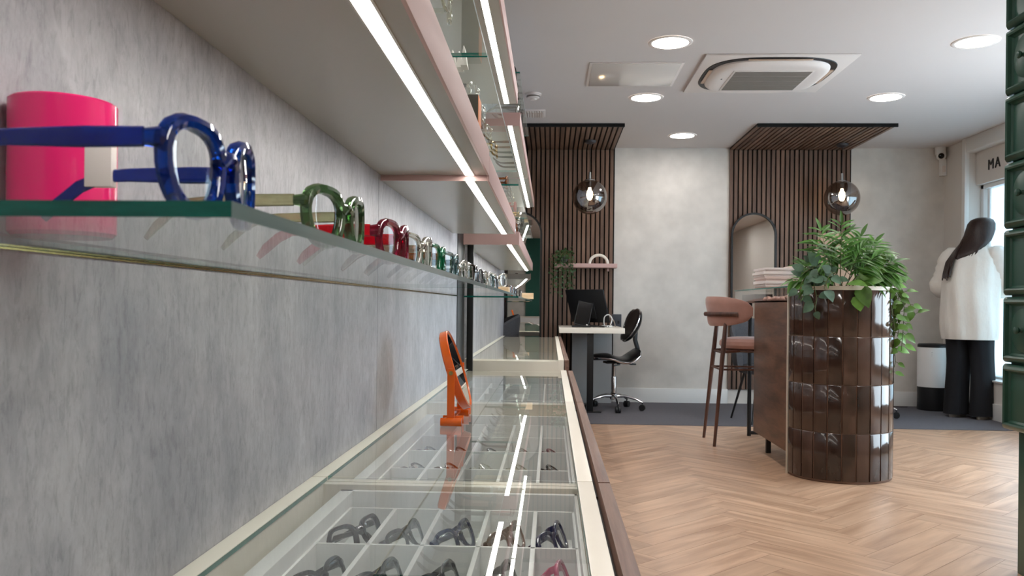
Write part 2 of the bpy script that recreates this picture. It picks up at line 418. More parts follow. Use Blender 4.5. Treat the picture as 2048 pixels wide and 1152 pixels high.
# lettering on the bulkhead above the window
def lettering(txt, size, loc, name, mat, label, cat):
    cu = bpy.data.curves.new(name, 'FONT'); cu.body = txt; cu.size = size; cu.extrude = 0.004; cu.space_character = 1.25; cu.offset = -0.001
    tmp = bpy.data.objects.new(name + '_src', cu); COL.objects.link(tmp)
    dg = bpy.context.evaluated_depsgraph_get()
    me = bpy.data.meshes.new_from_object(tmp.evaluated_get(dg)); bpy.data.objects.remove(tmp)
    me.materials.clear(); me.materials.append(mat)
    o = bpy.data.objects.new(name, me); COL.objects.link(o); o.location = loc; o.rotation_euler = (PI/2, 0, -PI/2)
    return tag(o, label, cat)
lettering('MA', 0.135, (3.896, 7.80, 2.205), 'sign_lettering', BLACK, 'black MA lettering on the beige strip above the shop window', 'lettering')

# slat cladding
def slat(x0, x1, label):
    r = thing('slat_panel', label, 'wall panel', ((x0+x1)/2, YB, 0.0))
    b = MB(); n = int(round((x1-x0)/0.0455)); p = (x1-x0)/n
    for i in range(n):
        a = x0 + i*p; b.box(a, a+0.0315, YB-0.024, YB-0.010, 0.145, CE-0.024, 0.0012, seg=1)
    b.build('wall_slats', WALNUT, r)
    b = MB()
    for i in range(n):
        a = x0 + i*p; b.box(a, a+0.0315, 7.37, YB-0.024, CE-0.024, CE-0.010, 0.0012, seg=1)
    b.build('ceiling_slats', WALNUTC, r)
    b = MB(); b.box(x0, x1, YB-0.012, YB-0.001, 0.145, CE-0.001); b.box(x0, x1, 7.36, YB-0.012, CE-0.012, CE-0.001); b.box(x0,x1,7.355,7.37,CE-0.03,CE-0.001); b.build('felt_backing', FELT, r)
slat(-1.2, 0.62, 'dark walnut slat cladding behind the white desk, folding onto the ceiling')
slat(1.75, 2.93, 'dark walnut slat cladding behind the reception counter, folding onto the ceiling')

# ------------------------------------------------------------------ display wall
def led_shelf(y0, y1, z, label, zt=0.064, endcap=True):
    r = thing('display_shelf', label, 'shelf', (-0.30, (y0+y1)/2, z), group='pink edged light shelves on the left wall')
    b = MB(); b.box(-0.4395, -0.1665, y0+0.004, y1, z, z+zt-0.006)
    b.build('shelf_body', UNDER, r)
    b = MB(); b.box(-0.1665, -0.1605, y0, y1, z-0.001, z+zt, 0.001); b.box(-0.4395, -0.1665, y0, y0+0.004, z-0.001, z+zt, 0.0)
    b.build('fascia', PINK, r)
    b = MB(); b.box(-0.2205, -0.1995, y0+0.012, y1-0.01, z-0.0025, z+0.001, 0.0008); b.build('light_strip', LED, r)
    b = MB(); b.box(-0.2245, -0.2205, y0+0.006, y1-0.004, z-0.002, z); b.box(-0.1995, -0.1955, y0+0.006, y1-0.004, z-0.002, z); b.build('strip_channel', UNDER, r)
    return r
led_shelf(0.05, 2.155, 1.281, 'nearest lower blush pink shelf, its light strip shining over the blue glasses')
led_shelf(2.16, 3.76, 1.268, 'middle lower blush pink shelf ending above the black uprights')
led_shelf(4.20, 7.28, 1.252, 'farthest lower blush pink shelf, past the black uprights')
led_shelf(0.05, 2.12, 1.868, 'nearest upper blush pink shelf above the hot pink pot')
led_shelf(2.125, 3.86, 1.868, 'middle upper blush pink shelf at the top of the photo')
led_shelf(4.16, 5.86, 1.832, 'upper blush pink shelf just past the black uprights')
led_shelf(5.875, 7.60, 1.832, 'farthest upper blush pink shelf near the slatted wall')

def glass_shelf(y0, y1, z, label):
    b = MB()
    t = 0.0084
    vs = [(-0.441,y0,z),(-0.163,y0,z),(-0.163,y1,z),(-0.441,y1,z),(-0.441,y0,z+t),(-0.163,y0,z+t),(-0.163,y1,z+t),(-0.441,y1,z+t)]
    b._new(vs, [(0,3,2,1),(4,5,6,7)], mi=0)
    bv = b.bm.verts; bv.ensure_lookup_table()
    for q, mi in (((0,1,5,4),1),((1,2,6,5),2),((2,3,7,6),1),((3,0,4,7),1)):
        f = b.bm.faces.new([bv[i] for i in q]); f.material_index = mi
    o = b.build('glass_shelf', [GLASS, GLEDGE, GLEDGEF], smooth=0)
    tag(o, label, 'shelf', 'green edged glass shelves')
    c = Vector((-0.30, (y0+y1)/2, z)); o.data.transform(Matrix.Translation(-c)); o.location = c
    return o
SH = 0.9935; ST = SH + 0.0084
glass_shelf(0.426, 2.125, SH, 'nearest green edged glass shelf carrying the blue, green and red glasses')
glass_shelf(2.135, 3.95, SH, 'middle green edged glass shelf below the unlit gap before the black uprights')
glass_shelf(4.25, 5.70, SH-0.004, 'glass shelf carrying a row of frames just past the black uprights')
glass_shelf(5.715, 7.30, SH-0.004, 'farthest low glass shelf with a pale wood block on its front edge')
M1 = 1.563; M3 = 1.53
glass_shelf(0.426, 2.085, M1, 'upper glass shelf at the top edge of the photo, nearest of its row')
glass_shelf(2.095, 3.90, M1, 'upper glass shelf with white tent cards at its near end')
glass_shelf(4.11, 5.66, M3, 'upper glass shelf past the uprights with tortoiseshell glasses at its end')
glass_shelf(5.67, 7.30, M3, 'farthest upper glass shelf beside the arched mirror')
glass_shelf(4.15, 5.70, 2.085, 'topmost glass shelf near the ceiling')

b = MB()
for y0, y1 in ((0.426, 2.138), (2.142, 3.95)): b.box(-0.4415, -0.4385, y0, y1, 0.9914, 0.9932)
st(b.build('trim_2', BRASS))
# black uprights
b = MB(); b.box(-0.479, -0.437, 3.957, 4.285, 0, CE, 0.002); o = b.build('upright_post', BLACK); tag(o, 'wide black upright closing the grey wall panel, left of the two', 'post', 'black uprights')
b = MB(); b.box(-0.423, -0.392, 4.262, 4.296, 0.0, CE, 0.002); o = b.build('upright_post', BLACK); tag(o, 'black steel upright standing free of the wall, right of the two', 'post', 'black uprights')

# ------------------------------------------------------------------ display counters
CT = 0.63
def counter(y0, y1, top, label, rows, tray_y0, wood_mat, xr=(0.079, 0.089, 0.111), dividers=True):
    r = thing('display_counter', label, 'counter', (-0.16, (y0+y1)/2, 0), group='glass topped display counters')
    x0, x1 = -0.4395, xr[0]
    b = MB()
    b.box(x0, x0+0.028, y0, y1, 0, top, 0.001)              # back rail
    b.box(x1-0.028, x1, y0, y1, 0, top, 0.001)              # front rail
    b.box(x0+0.028, x1-0.028, y0, y0+0.022, 0, top-0.009); b.box(x0+0.028, x1-0.028, y1-0.022, y1, 0, top-0.009)
    b.box(x0+0.028, x1-0.028, y0+0.012, y1-0.012, top-0.16, top-0.145)
    b.build('carcass', WHITE, r)
    b = MB(); b.box(x0+0.029, x1-0.029, y0+0.001, y1-0.001, top-0.0072, top-0.0002, mi=0)
    b.bm.normal_update()
    for f in b.bm.faces:
        if abs(f.normal.x) > 0.5: f.material_index = 1
    b.build('glass_top', [GLASSC, CGEDGE], r, smooth=0)
    b = MB(); b.box(xr[1], xr[2], y0+0.002, y1-0.002, 0.08, top-0.001, 0.0015)
    b.box(xr[0], xr[1], y0+0.01, y1-0.01, 0.08, top-0.03, mi=1)
    b.build('front_panel', [wood_mat, BLACK], r)
    if dividers:
        b = MB(); zt = top - 0.04; zb = top - 0.088
        ty0, ty1 = rows[0], rows[-1]
        tx0, tx1 = -0.352, 0.044
        # outer rim and inner step
        for a0, a1, c0, c1 in ((tx0-0.024, tx0, ty0-0.05, ty1+0.034), (tx1, tx1+0.006, ty0-0.05, ty1+0.034), (tx0-0.024, tx1+0.006, ty1+0.022, ty1+0.034), (tx0-0.024, tx1+0.006, ty0-0.05, ty0-0.038)):
            b.box(a0, a1, c0, c1, zb, zt+0.024, 0.001)
        n = 5
        xs = [tx0, tx0+0.081, tx0+0.162, tx0+0.246, tx0+0.328, tx1]
        for x in xs[:-1]: b.box(x-0.003, x+0.004, ty0, ty1, zb, zt, 0.0006)
        b.box(tx1-0.004, tx1, ty0, ty1, zb, zt)
        for y in rows: b.box(tx0, tx1, y-0.003, y+0.003, zb, zt, 0.0006)
        b.box(tx0, tx1, ty0-0.05, ty1+0.034, zb-0.006, zb)
        b.build('tray', WHITEC, r)
    return r
TX = [-0.352, -0.271, -0.19, -0.106, -0.024, 0.044]
rows1 = [0.58, 0.81, 1.04, 1.265, 1.49-0.03+0.03]
rows2 = [1.63, 1.86, 2.09, 2.32, 2.56]
rows3 = [3.0, 3.23, 3.46, 3.69, 3.92]
counter(0.29, 1.555, CT, 'nearest glass topped display counter, five frames in its front row', [0.58,0.81,1.04,1.265,1.49], 0.6, CABWOODY)
counter(1.559, 2.855, CT, 'middle glass topped display counter under the orange mirror', rows2, 1.63, CABWOODY)
counter(2.859, 4.245, CT, 'glass topped display counter ending at the black uprights', rows3, 3.0, CABWOODY)
counter(4.33, 7.70, 0.676, 'far raised glass topped counter with a white end beside the desk', rows3, 5, CABWOODY, xr=(0.068, 0.072, 0.094), dividers=False)

# ------------------------------------------------------------------ spectacles
def acr(name, col, trans=0.75, rough=0.06, var=0.1):
    return pm(name, col, rough, trans=trans, ior=1.3, var=var, scale=(40, 40, 40), coat=0.7)
A = dict(
    blue=acr('acetate_blue', (16, 66, 168)), bluedark=acr('acetate_navy', (16, 44, 150), 0.55),
    green=acr('acetate_green', (92, 128, 84)), olive=acr('acetate_olive', (190, 190, 146), 0.85),
    wine=acr('acetate_wine', (150, 30, 62)), red=acr('acetate_red', (206, 14, 30), 0.4),
    clear=acr('acetate_clear', (232, 230, 220), 0.9), clearw=acr('acetate_crystal', (226, 220, 200), 0.85),
    tort=pm('acetate_tortoise', (112, 60, 26), 0.1, var=0.85, scale=(90, 90, 90), coat=0.6),
    emer=acr('acetate_emerald', (20, 138, 92), 0.5), teal=acr('acetate_teal_grey', (108, 146, 152), 0.7),
    black=pm('acetate_black', (16, 16, 18), 0.12, var=0.05, coat=0.5), gun=pm('gunmetal_wire', (70, 70, 76), 0.25, metal=1.0, var=0.05),
    silver=pm('silver_wire', (190, 190, 190), 0.2, metal=1.0, var=0.05), gold=pm('gold_wire', (200, 170, 110), 0.2, metal=1.0, var=0.05),
    grey=acr('acetate_grey', (96, 98, 104), 0.5), violet=acr('acetate_violet', (92, 84, 150), 0.45), rose=acr('acetate_rose', (208, 90, 130), 0.4),
    brown=acr('acetate_brown', (104, 70, 50), 0.35), navy=pm('acetate_midnight', (32, 40, 78), 0.15, var=0.1, coat=0.4))

def spectacles(label, loc, rz, front='black', arm=None, t=0.0042, w=0.052, h=0.046, sh=2.6, d=0.0035, fold=False, tilt=0.0, tiltx=0.0, group=None, detail=True, tag_card=False, top=0.12, ah=0.0065):
    arm = arm or front
    name = 'spectacles'
    r = thing(name, label, 'glasses', loc, 0, group, local=True)
    r.rotation_euler = (tiltx, tilt, rz)
    N = 30 if detail else 18; S = 8 if detail else 6
    A2, B2 = w/2, h/2; bx = 0.009 + A2 + t
    zc = B2 + t
    def outline(sg, off=0.0):
        P = []
        for i in range(N):
            a = 2*PI*i/N; c, s = math.cos(a), math.sin(a)
            x = (A2+off)*math.copysign(abs(c)**(2/sh), c); z = (B2+off)*math.copysign(abs(s)**(2/sh), s)
            x *= 1 + top*z/B2
            X = sg*(bx + x)
            P.append((X, 0.010*(X/0.07)**2, zc + z + (0.0025*max(0, x/A2)*max(0, z/B2))))
        return P
    b = MB()
    for sg in (-1, 1):
        b.tube(outline(sg, t*0.6), (d, t), S, closed=True, up=None if False else (0,1,0), sq=2.6)
    zb = zc + B2*0.38
    b.tube([(-0.0125,0.0002,zb-0.002),(-0.006,-0.001,zb+0.003),(0,-0.0015,zb+0.0042),(0.006,-0.001,zb+0.003),(0.0125,0.0002,zb-0.002)], (d, t*1.05), S, up=(0,1,0))
    xe = bx + A2 + t
    for sg in (-1, 1):
        X = sg*xe
        ye = 0.010*(xe/0.07)**2
        zz = zc + B2*0.52
        b.tube([(X*0.93, ye*0.9, zz), (X*1.02, ye+0.001, zz+0.001), (X*1.035, ye+0.009, zz+0.001)], [(d*1.15, ah*1.1), (d*1.1, ah), (d*0.7, ah*0.8)], S, up=(0,0,1) if False else (0,0,1))
    b.build('front_frame', A[front], r)
    for sg in (-1, 1):
        b = MB(); P = outline(sg, 0.0003); c = (sg*bx, 0.010*(bx/0.07)**2 - 0.001, zc)
        loops = []
        for y in (-0.0007, 0.0007):
            loops.append([(p[0], p[1]+y, p[2]) for p in P])
        bv, fs = b.ring(loops, True, False, False)
        vs = b.bm.verts; vs.ensure_lookup_table()
        for k, y in ((0, -0.0015), (1, -0.0001)):
            cv = vs.new((c[0], c[1]+y, c[2]))
            for i in range(N):
                q = [bv[k*N+i], bv[k*N+(i+1) % N], cv]
                b.bm.faces.new(q if k else q[::-1])
        b.build('lens', LENS, r)
    zz = zc + B2*0.52 + 0.001
    ye = 0.010*(xe/0.07)**2 + 0.009
    lens_x = xe*1.035
    for sg in (-1, 1):
        X = sg*lens_x
        if fold:
            o = 0.0 if sg < 0 else 0.006
            pts = [(X, ye, zz), (X*0.93, ye+0.006+o, zz), (X*0.2, ye+0.008+o, zz-0.002), (-X*0.5, ye+0.010+o, zz-0.006), (-X*0.80, ye+0.010+o, zz-0.016), (-X*0.98, ye+0.010+o, zz-0.030)]
            rr = [(0.0018, ah*0.8), (0.0018, ah*0.8), (0.0018, ah*0.7), (0.002, ah*0.6), (0.002, ah*0.65), (0.0018, ah*0.5)]
        else:
            pts = [(X, ye, zz), (X*1.0, ye+0.035, zz), (X*0.99, ye+0.08, zz), (X*0.98, 0.118, zz-0.001), (X*0.965, 0.136, zz-0.009), (X*0.955, 0.152, zz-0.022), (X*0.95, 0.162, zz-0.033)]
            rr = [(0.0021, ah*0.95), (0.002, ah), (0.0019, ah*0.8), (0.0019, ah*0.75), (0.0019, ah*0.8), (0.0019, ah*0.8), (0.0015, ah*0.45)]
        b = MB(); b.tube(pts, rr, S, up=(0,0,1), sq=3)
        tm = b.build('temple', A[arm], r)
        if tag_card and sg > 0:
            b = MB(); Y = ye + 0.092
            b.box(X*0.982-0.0042, X*0.982+0.0042, Y, Y+0.020, zz-0.009, zz+0.026, 0.0004); tg = b.build('price_tag', PAPER, tm); tg['label'] = 'white paper price tag'
    return r
RZ = R(90)
def shelf_pair(y, label, z=ST, x=-0.20, rot=0.0, group='spectacles along the low glass shelf', **k):
    return spectacles(label, (x, y, z), RZ + rot, group=group, **k)
shelf_pair(0.540, 'chunky translucent blue glasses with a paper tag, nearest on the glass shelf', x=-0.211, front='blue', arm='bluedark', t=0.0052, d=0.0048, w=0.050, h=0.046, sh=2.3, tag_card=True, ah=0.0062)
shelf_pair(0.800, 'chunky translucent green glasses with olive arms, next to the blue pair', x=-0.197, rot=R(-7), front='green', arm='olive', t=0.0054, d=0.0048, w=0.050, h=0.042, sh=2.3, ah=0.0056)
shelf_pair(1.095, 'wine coloured glasses with bright red arms on the glass shelf', x=-0.197, rot=R(-4), front='wine', arm='red', t=0.005, d=0.0048, w=0.050, h=0.042, sh=2.3, ah=0.008)
shelf_pair(1.30, 'clear crystal glasses just beyond the red armed pair', x=-0.20, rot=R(-10), front='clear', arm='clearw', t=0.0048, d=0.004, h=0.044)
shelf_pair(1.53, 'emerald fronted glasses with tortoiseshell arms on the glass shelf', rot=R(-4), front='emer', arm='tort', t=0.0045, d=0.004, h=0.045)
shelf_pair(1.74, 'teal grey glasses on the glass shelf before the wall panel joint', rot=R(-6), front='teal', arm='black', t=0.0045, d=0.004, h=0.044, sh=3.2)
more = [(2.02,'clear','clear','pale clear glasses on the glass shelf in front of the left black upright'),(2.22,'black','black','black glasses on the glass shelf in front of the black uprights'),(2.45,'grey','gun','grey glasses just right of the black uprights on the glass shelf'),
        (2.68,'clear','silver','crystal glasses with silver arms, second right of the black uprights'),(2.90,'teal','grey','pale blue grey glasses, third right of the black uprights'),(3.12,'grey','black','dark grey glasses just before the pale wood block')]
for i, (y, f, a, lb) in enumerate(more):
    shelf_pair(y, lb, rot=R(random.uniform(-9, 2)), front=f, arm=a, sh=random.choice([2.2, 2.8, 3.4]), t=0.0042, h=0.042+0.004*random.random())
def block(x0, x1, y0, y1, z0, z1, label):
    b = MB(); b.box(x0, x1, y0, y1, z0, z1, 0.002); o = b.build('display_block', BEECH); tag(o, label, 'display block', 'pale wood display blocks')
block(-0.30, -0.168, 3.36, 3.46, ST, ST+0.022, 'long pale wood block on the glass shelf right of the black uprights')
spectacles('clear and dark glasses standing on the long pale wood block', (-0.215, 3.405, ST+0.022), RZ+R(-35), front='clear', arm='silver', group='spectacles along the low glass shelf')
block(-0.205, -0.125, 5.98, 6.06, SH+0.0044, SH+0.046, 'cube of pale wood at the far end of the glass shelf by the mirror')
for i, (y, f, lb) in enumerate([(4.45,'brown','brown glasses nearest on the glass shelf past the uprights'),(4.72,'black','black glasses second on the shelf past the uprights'),(4.98,'gun','thin gunmetal glasses third on the shelf past the uprights'),(5.24,'clear','clear glasses fourth on the shelf past the uprights'),(5.50,'black','black glasses at the far end of the shelf pane past the uprights'),(5.80,'silver','silver wire glasses directly before the pale wood cube')]):
    spectacles(lb, (-0.205, y, SH+0.0044), RZ+R(random.uniform(-10, 4)), front=f, detail=False, group='spectacles on the far glass shelf')
# upper glass shelves
ug = 'spectacles on the upper glass shelves'
for y, f, a, lb in [(1.52,'clear','clearw','clear glasses on the upper glass shelf, cut by the top edge of the photo'),(1.83,'clearw','clear','crystal glasses seen through the upper glass shelf left of the tent cards')]:
    spectacles(lb, (-0.225, y, M1+0.0084), RZ+R(random.uniform(-5, 5)), front=f, arm=a, detail=False, group=ug)
for i, (y, f, a, lb) in enumerate([(2.62,'clear','grey','clear fronted glasses on the upper shelf past the tent cards'),(2.92,'silver','gun','silver glasses on the upper glass shelf, second past the tent cards'),(3.22,'clearw','brown','crystal glasses with brown arms, third past the tent cards'),(3.55,'gold','gold','gold wire glasses at the far end of the upper shelf with tent cards')]):
    spectacles(lb, (-0.235, y, M1+0.0084), RZ+R(random.uniform(-6, 6)), front=f, arm=a, detail=False, group=ug)
for i, (y, f, lb) in enumerate([(4.27,'tort','tortoiseshell glasses at the near end of the upper shelf past the uprights'),(4.6,'grey','grey glasses behind the tortoiseshell pair on the upper shelf'),(4.95,'clear','clear glasses in the middle of the upper shelf past the uprights'),(5.3,'red','red glasses on the upper shelf past the uprights'),(5.85,'gold','gold glasses on the farthest upper shelf, nearest end'),(6.2,'black','black glasses on the farthest upper shelf')]):
    spectacles(lb, (-0.225, y, M3+0.0084), RZ+R(random.uniform(-6, 6)), front=f, detail=False, group=ug)
# tops of the light shelves
tg = 'spectacles on top of the light shelves'
names = ['clear','gun','silver','grey','black','clearw']
for i, (y, z) in enumerate([(2.35,1.932),(2.6,1.932),(2.88,1.932),(3.15,1.932),(3.45,1.932),(3.72,1.932),(4.3,1.896),(4.6,1.896),(4.9,1.896),(5.2,1.896),(5.5,1.896)]):
    nth = ['first','second','third','fourth','fifth','sixth'][i % 6] if i < 6 else ['first','second','third','fourth','fifth'][i-6]
    f = names[i % 6]
    word = {'clear':'clear','gun':'gunmetal','silver':'silver','grey':'grey','black':'black','clearw':'crystal'}[f]
    lb = '%s glasses on the top light shelf, %s from the near end' % (word, nth) if i < 6 else '%s glasses on the top light shelf past the uprights, %s along' % (word, nth)
    spectacles(lb, (-0.172, y, z), RZ+R(random.uniform(-5, 5)), front=f, detail=False, group=tg)
for i, (y, f) in enumerate([(4.3,'black'),(4.6,'silver'),(4.92,'clear'),(5.3,'gun')]):
    w_ = ['black glasses nearest on the topmost glass shelf','silver glasses second on the topmost glass shelf','clear glasses third on the topmost glass shelf','gunmetal glasses last on the topmost glass shelf'][i]
    spectacles(w_, (-0.19, y, 2.0934), RZ+R(random.uniform(-5, 5)), front=f, detail=False, group=tg)
for i, (y, f) in enumerate([(4.32,'tort'),(4.62,'black'),(4.95,'brown')]):
    w_ = ['tortoiseshell glasses on the near end of the far lower pink shelf','black glasses second on the far lower pink shelf','brown glasses third on the far lower pink shelf'][i]
    spectacles(w_, (-0.178, y, 1.316), RZ+R(random.uniform(-5, 5)), front=f, detail=False, group=tg)
# tent cards and box
for i, (x, y) in enumerate([(-0.262, 2.20), (-0.246, 2.21), (-0.232, 2.19)]):
    b = MB(); b.prism([(x-0.0085, M1+0.0084), (x+0.0085, M1+0.0084), (x+0.001, M1+0.0084+0.042+0.008*(i == 2)), (x-0.001, M1+0.0084+0.042+0.008*(i == 2))], 'y', y, y+0.05)
    o = b.build('tent_card', PAPER); tag(o, 'white tent card on the upper glass shelf, %s' % ['left of three', 'middle of three', 'right and tallest of three'][i], 'card', 'white tent cards')
r = thing('gift_box', 'dark grey box with an orange side standing on the middle pink shelf', 'box', (-0.22, 2.3, 1.332))
b = MB(); b.box(-0.245, -0.199, 2.25, 2.34, 1.3262, 1.51, 0.001); b.build('body', pm('dark_grey_card', (70, 64, 56), 0.6, var=0.05), r)
b = MB(); b.box(-0.199, -0.1975, 2.252, 2.338, 1.328, 1.508); b.build('side_panel', ORANGEC, r)['label'] = 'orange side panel'
# hot pink pot
r = MB(); c = (-0.398, 0.675, ST); Rp = 0.0405
r.lathe([(0.0005, 0.0005), (Rp-0.003, 0.0), (Rp, 0.003), (Rp, 0.108), (Rp-0.0015, 0.1095), (Rp-0.004, 0.108), (Rp-0.004, 0.006), (0.0005, 0.0055)], c, 48)
o = r.build('display_pot', HOTPINK); tag(o, 'glossy hot pink cylinder pot behind the blue glasses', 'pot')
o.data.transform(Matrix.Translation((0.398, -0.675, -ST))); o.location = c

# spectacles in the trays
tg2 = 'spectacles in the counter trays'
ordw = ['first', 'second', 'third', 'fourth', 'fifth']
def tray_pair(ci, y0, y1, f, label, t=0.003, sh=2.4, ang=18, lean=-24, detail=True, a=None, dy=0.0):
    x = (TX[ci]+TX[ci+1])/2
    zf = CT-0.088
    # face turned to the aisle side and upward, lying along the length of the cell
    r = spectacles(label, (x+0.012, (y0+y1)/2+dy, zf+0.006), 0, front=f, arm=a, t=t, sh=sh, fold=True, group=tg2, detail=detail, h=0.040, w=0.050)
    r.rotation_euler = Euler((R(lean), 0, R(90-ang)), 'XYZ')
    return r
cols_a = [('black','thick grey black frames',0.0052), ('gun','oval gunmetal frames',0.0022), ('navy','navy blue frames',0.0032), ('brown','thin brown frames',0.0022), ('navy','blue and grey frames',0.003)]
for i, (f, nm, t) in enumerate(cols_a):
    tray_pair(i, 1.27, 1.485, f, '%s folded in the nearest counter, %s cell from the wall' % (nm, ordw[i]), t=t, ang=[22,14,18,20,16][i])
cols_b = [('black','large dark frames',0.0024), ('black','black rimmed frames',0.0026), ('gun','slim metal frames',0.002), ('grey','grey frames',0.003), ('rose','pink frames',0.0035)]
for i, (f, nm, t) in enumerate(cols_b):
    tray_pair(i, 1.05, 1.255, f, '%s at the bottom edge of the photo, %s cell from the wall' % (nm, ordw[i]), t=t, ang=18)
cols_c = [('violet','violet frames',0.003), ('brown','copper brown frames',0.003), ('olive','olive frames',0.0035), ('gun','thin metal frames',0.0022), ('wine','dark red frames',0.004)]
for i, (f, nm, t) in enumerate(cols_c):
    tray_pair(i, 1.64, 1.86, f, '%s in the nearest row under the orange mirror, %s from the wall' % (nm, ordw[i]), t=t, lean=-58)
for i, (f, nm, t) in enumerate([('gun','wire frames',0.002), ('brown','brown frames',0.003), ('clear','clear frames',0.003), ('clearw','crystal frames',0.003), ('black','black frames',0.003)]):
    tray_pair(i, 1.87, 2.09, f, '%s in the second row under the orange mirror, %s cell from the wall' % (nm, ordw[i]), t=t, detail=False, lean=-58)
for i, (f, nm, t) in enumerate([('grey','grey frames',0.003), ('black','black frames',0.003), ('gun','gunmetal frames',0.002), ('brown','brown frames',0.003), ('wine','wine frames',0.003)]):
    tray_pair(i, 2.10, 2.32, f, '%s in the third row under the orange mirror, %s cell from the wall' % (nm, ordw[i]), t=t, detail=False, lean=-58)
for i, (f, nm, t) in enumerate([('black','black frames',0.003), ('gun','gunmetal frames',0.002), ('grey','grey frames',0.003), ('black','dark frames',0.003), ('brown','brown frames',0.003)]):
    tray_pair(i, 3.01, 3.23, f, '%s in the counter by the uprights, %s cell from the wall' % (nm, ordw[i]), t=t, detail=False, lean=-58)

# ------------------------------------------------------------------ orange table mirror
def table_mirror():
    r = thing('table_mirror', 'round orange table mirror on a folding stand on the glass counter', 'mirror', (-0.262, 2.36, CT))
    Rm = 0.112; cz = CT + 0.140; cx, cy = -0.262, 2.235 + 0.012 + Rm
    T = Matrix.Translation((cx, cy, cz)) @ Matrix.Rotation(R(0.5), 4, 'Z') @ Matrix.Rotation(R(-18), 4, 'Y') @ Matrix.Rotation(R(90), 4, 'Y')
    b = MB(); b.lathe([(0.001, -0.014), (Rm-0.004, -0.014), (Rm, -0.011), (Rm, 0.008), (Rm-0.002, 0.010), (Rm-0.007, 0.010), (Rm-0.008, 0.0065), (0.001, 0.0065)], n=56, M=T)
    b.build('mirror_frame', ORANGE, r)
    b = MB(); b.lathe([(0.0005, 0.0072), (Rm-0.0085, 0.0072), (Rm-0.0085, 0.0062), (0.0005, 0.0062)], n=48, M=T); b.build('mirror_glass', MIRROR, r)
    b = MB()
    yn, yf = cy-Rm-0.010, cy+Rm+0.010
    for y in (yn, yf): b.box(cx-0.010, cx+0.010, y-0.003, y+0.003, CT+0.012, cz+0.012, 0.0015)
    b.box(cx-0.008, cx+0.008, yn, yf, CT+0.014, CT+0.020, 0.001)
    b.build('stand_fork', ORANGE, r)
    for y in (yn-0.004, yn+0.05, yf-0.05, yf+0.004):
        b = MB(); b.cyl((cx-0.026, y, CT+0.011), (cx+0.030, y, CT+0.011), 0.011, n=20); b.build('foot', ORANGE, r)
    for y, s in ((yn, -1), (yf, 1)):
        b = MB(); b.cyl((cx, y+s*0.003, cz), (cx, y+s*0.006, cz), 0.0062, n=6); b.cyl((cx, y+s*0.006, cz), (cx, y+s*0.0075, cz), 0.0028, n=10); b.build('pivot_bolt', BRASS, r)
table_mirror()
r = thing('sideboard', 'plain white sideboard against the rear wall, seen only in the arched mirror', 'sideboard', (0.55, -2.7, 0))
b = MB(); b.box(-0.1, 1.2, -2.955, -2.5, 0.06, 0.68, 0.003); b.build('body', WHITEC, r)
b = MB(); b.box(-0.11, 1.21, -2.956, -2.485, 0.681, 0.705, 0.003); b.build('top', WHITE, r)
b = MB(); b.box(-0.08, 1.18, -2.95, -2.54, 0.0, 0.06); b.build('plinth', BLACK, r)
# ------------------------------------------------------------------ ceiling fittings
def downlight(x, y, label):
    r = thing('ceiling_downlight', label, 'ceiling light', (x, y, CE), group='round recessed downlights')
    b = MB(); b.lathe([(0.106, -0.001), (0.108, -0.006), (0.126, -0.007), (0.131, -0.004), (0.132, -0.0005)], (x, y, CE), 40); b.build('trim_ring', ACWHITE, r)
    b = MB(); b.lathe([(0.0005, -0.0045), (0.109, -0.0045), (0.109, -0.001), (0.0005, -0.001)], (x, y, CE), 40); b.build('diffuser', DOWN, r)
for x, y, lb in [(0.695,5.11,'round downlight between the top glass shelves and the air conditioner, largest on the left'),(0.70,6.45,'round downlight just below the ceiling access panel'),(1.19,7.88,'round downlight between the two slat panels'),
                 (2.475,6.45,'round downlight right of the air conditioner, nearer the shop window wall'),(2.48,5.12,'round downlight beside the top of the green drawers'),
                 (0.70,3.77,'downlight out of frame over the middle counter'),(2.48,3.77,'downlight out of frame above the far end of the green drawers'),(0.70,2.3,'downlight out of frame over the near counter'),(2.9,1.4,'downlight out of frame behind the green drawers'),(0.9,0.4,'downlight out of frame above the camera'),(3.15,2.6,'downlight added out of frame to brighten the wall behind the green drawers'),(3.15,0.6,'downlight added out of frame to brighten the right wall'),(1.8,-1.4,'downlight out of frame at the rear of the shop')]:  # the pair nearest the right wall is added to brighten its mirror reflection
    downlight(x, y, lb)

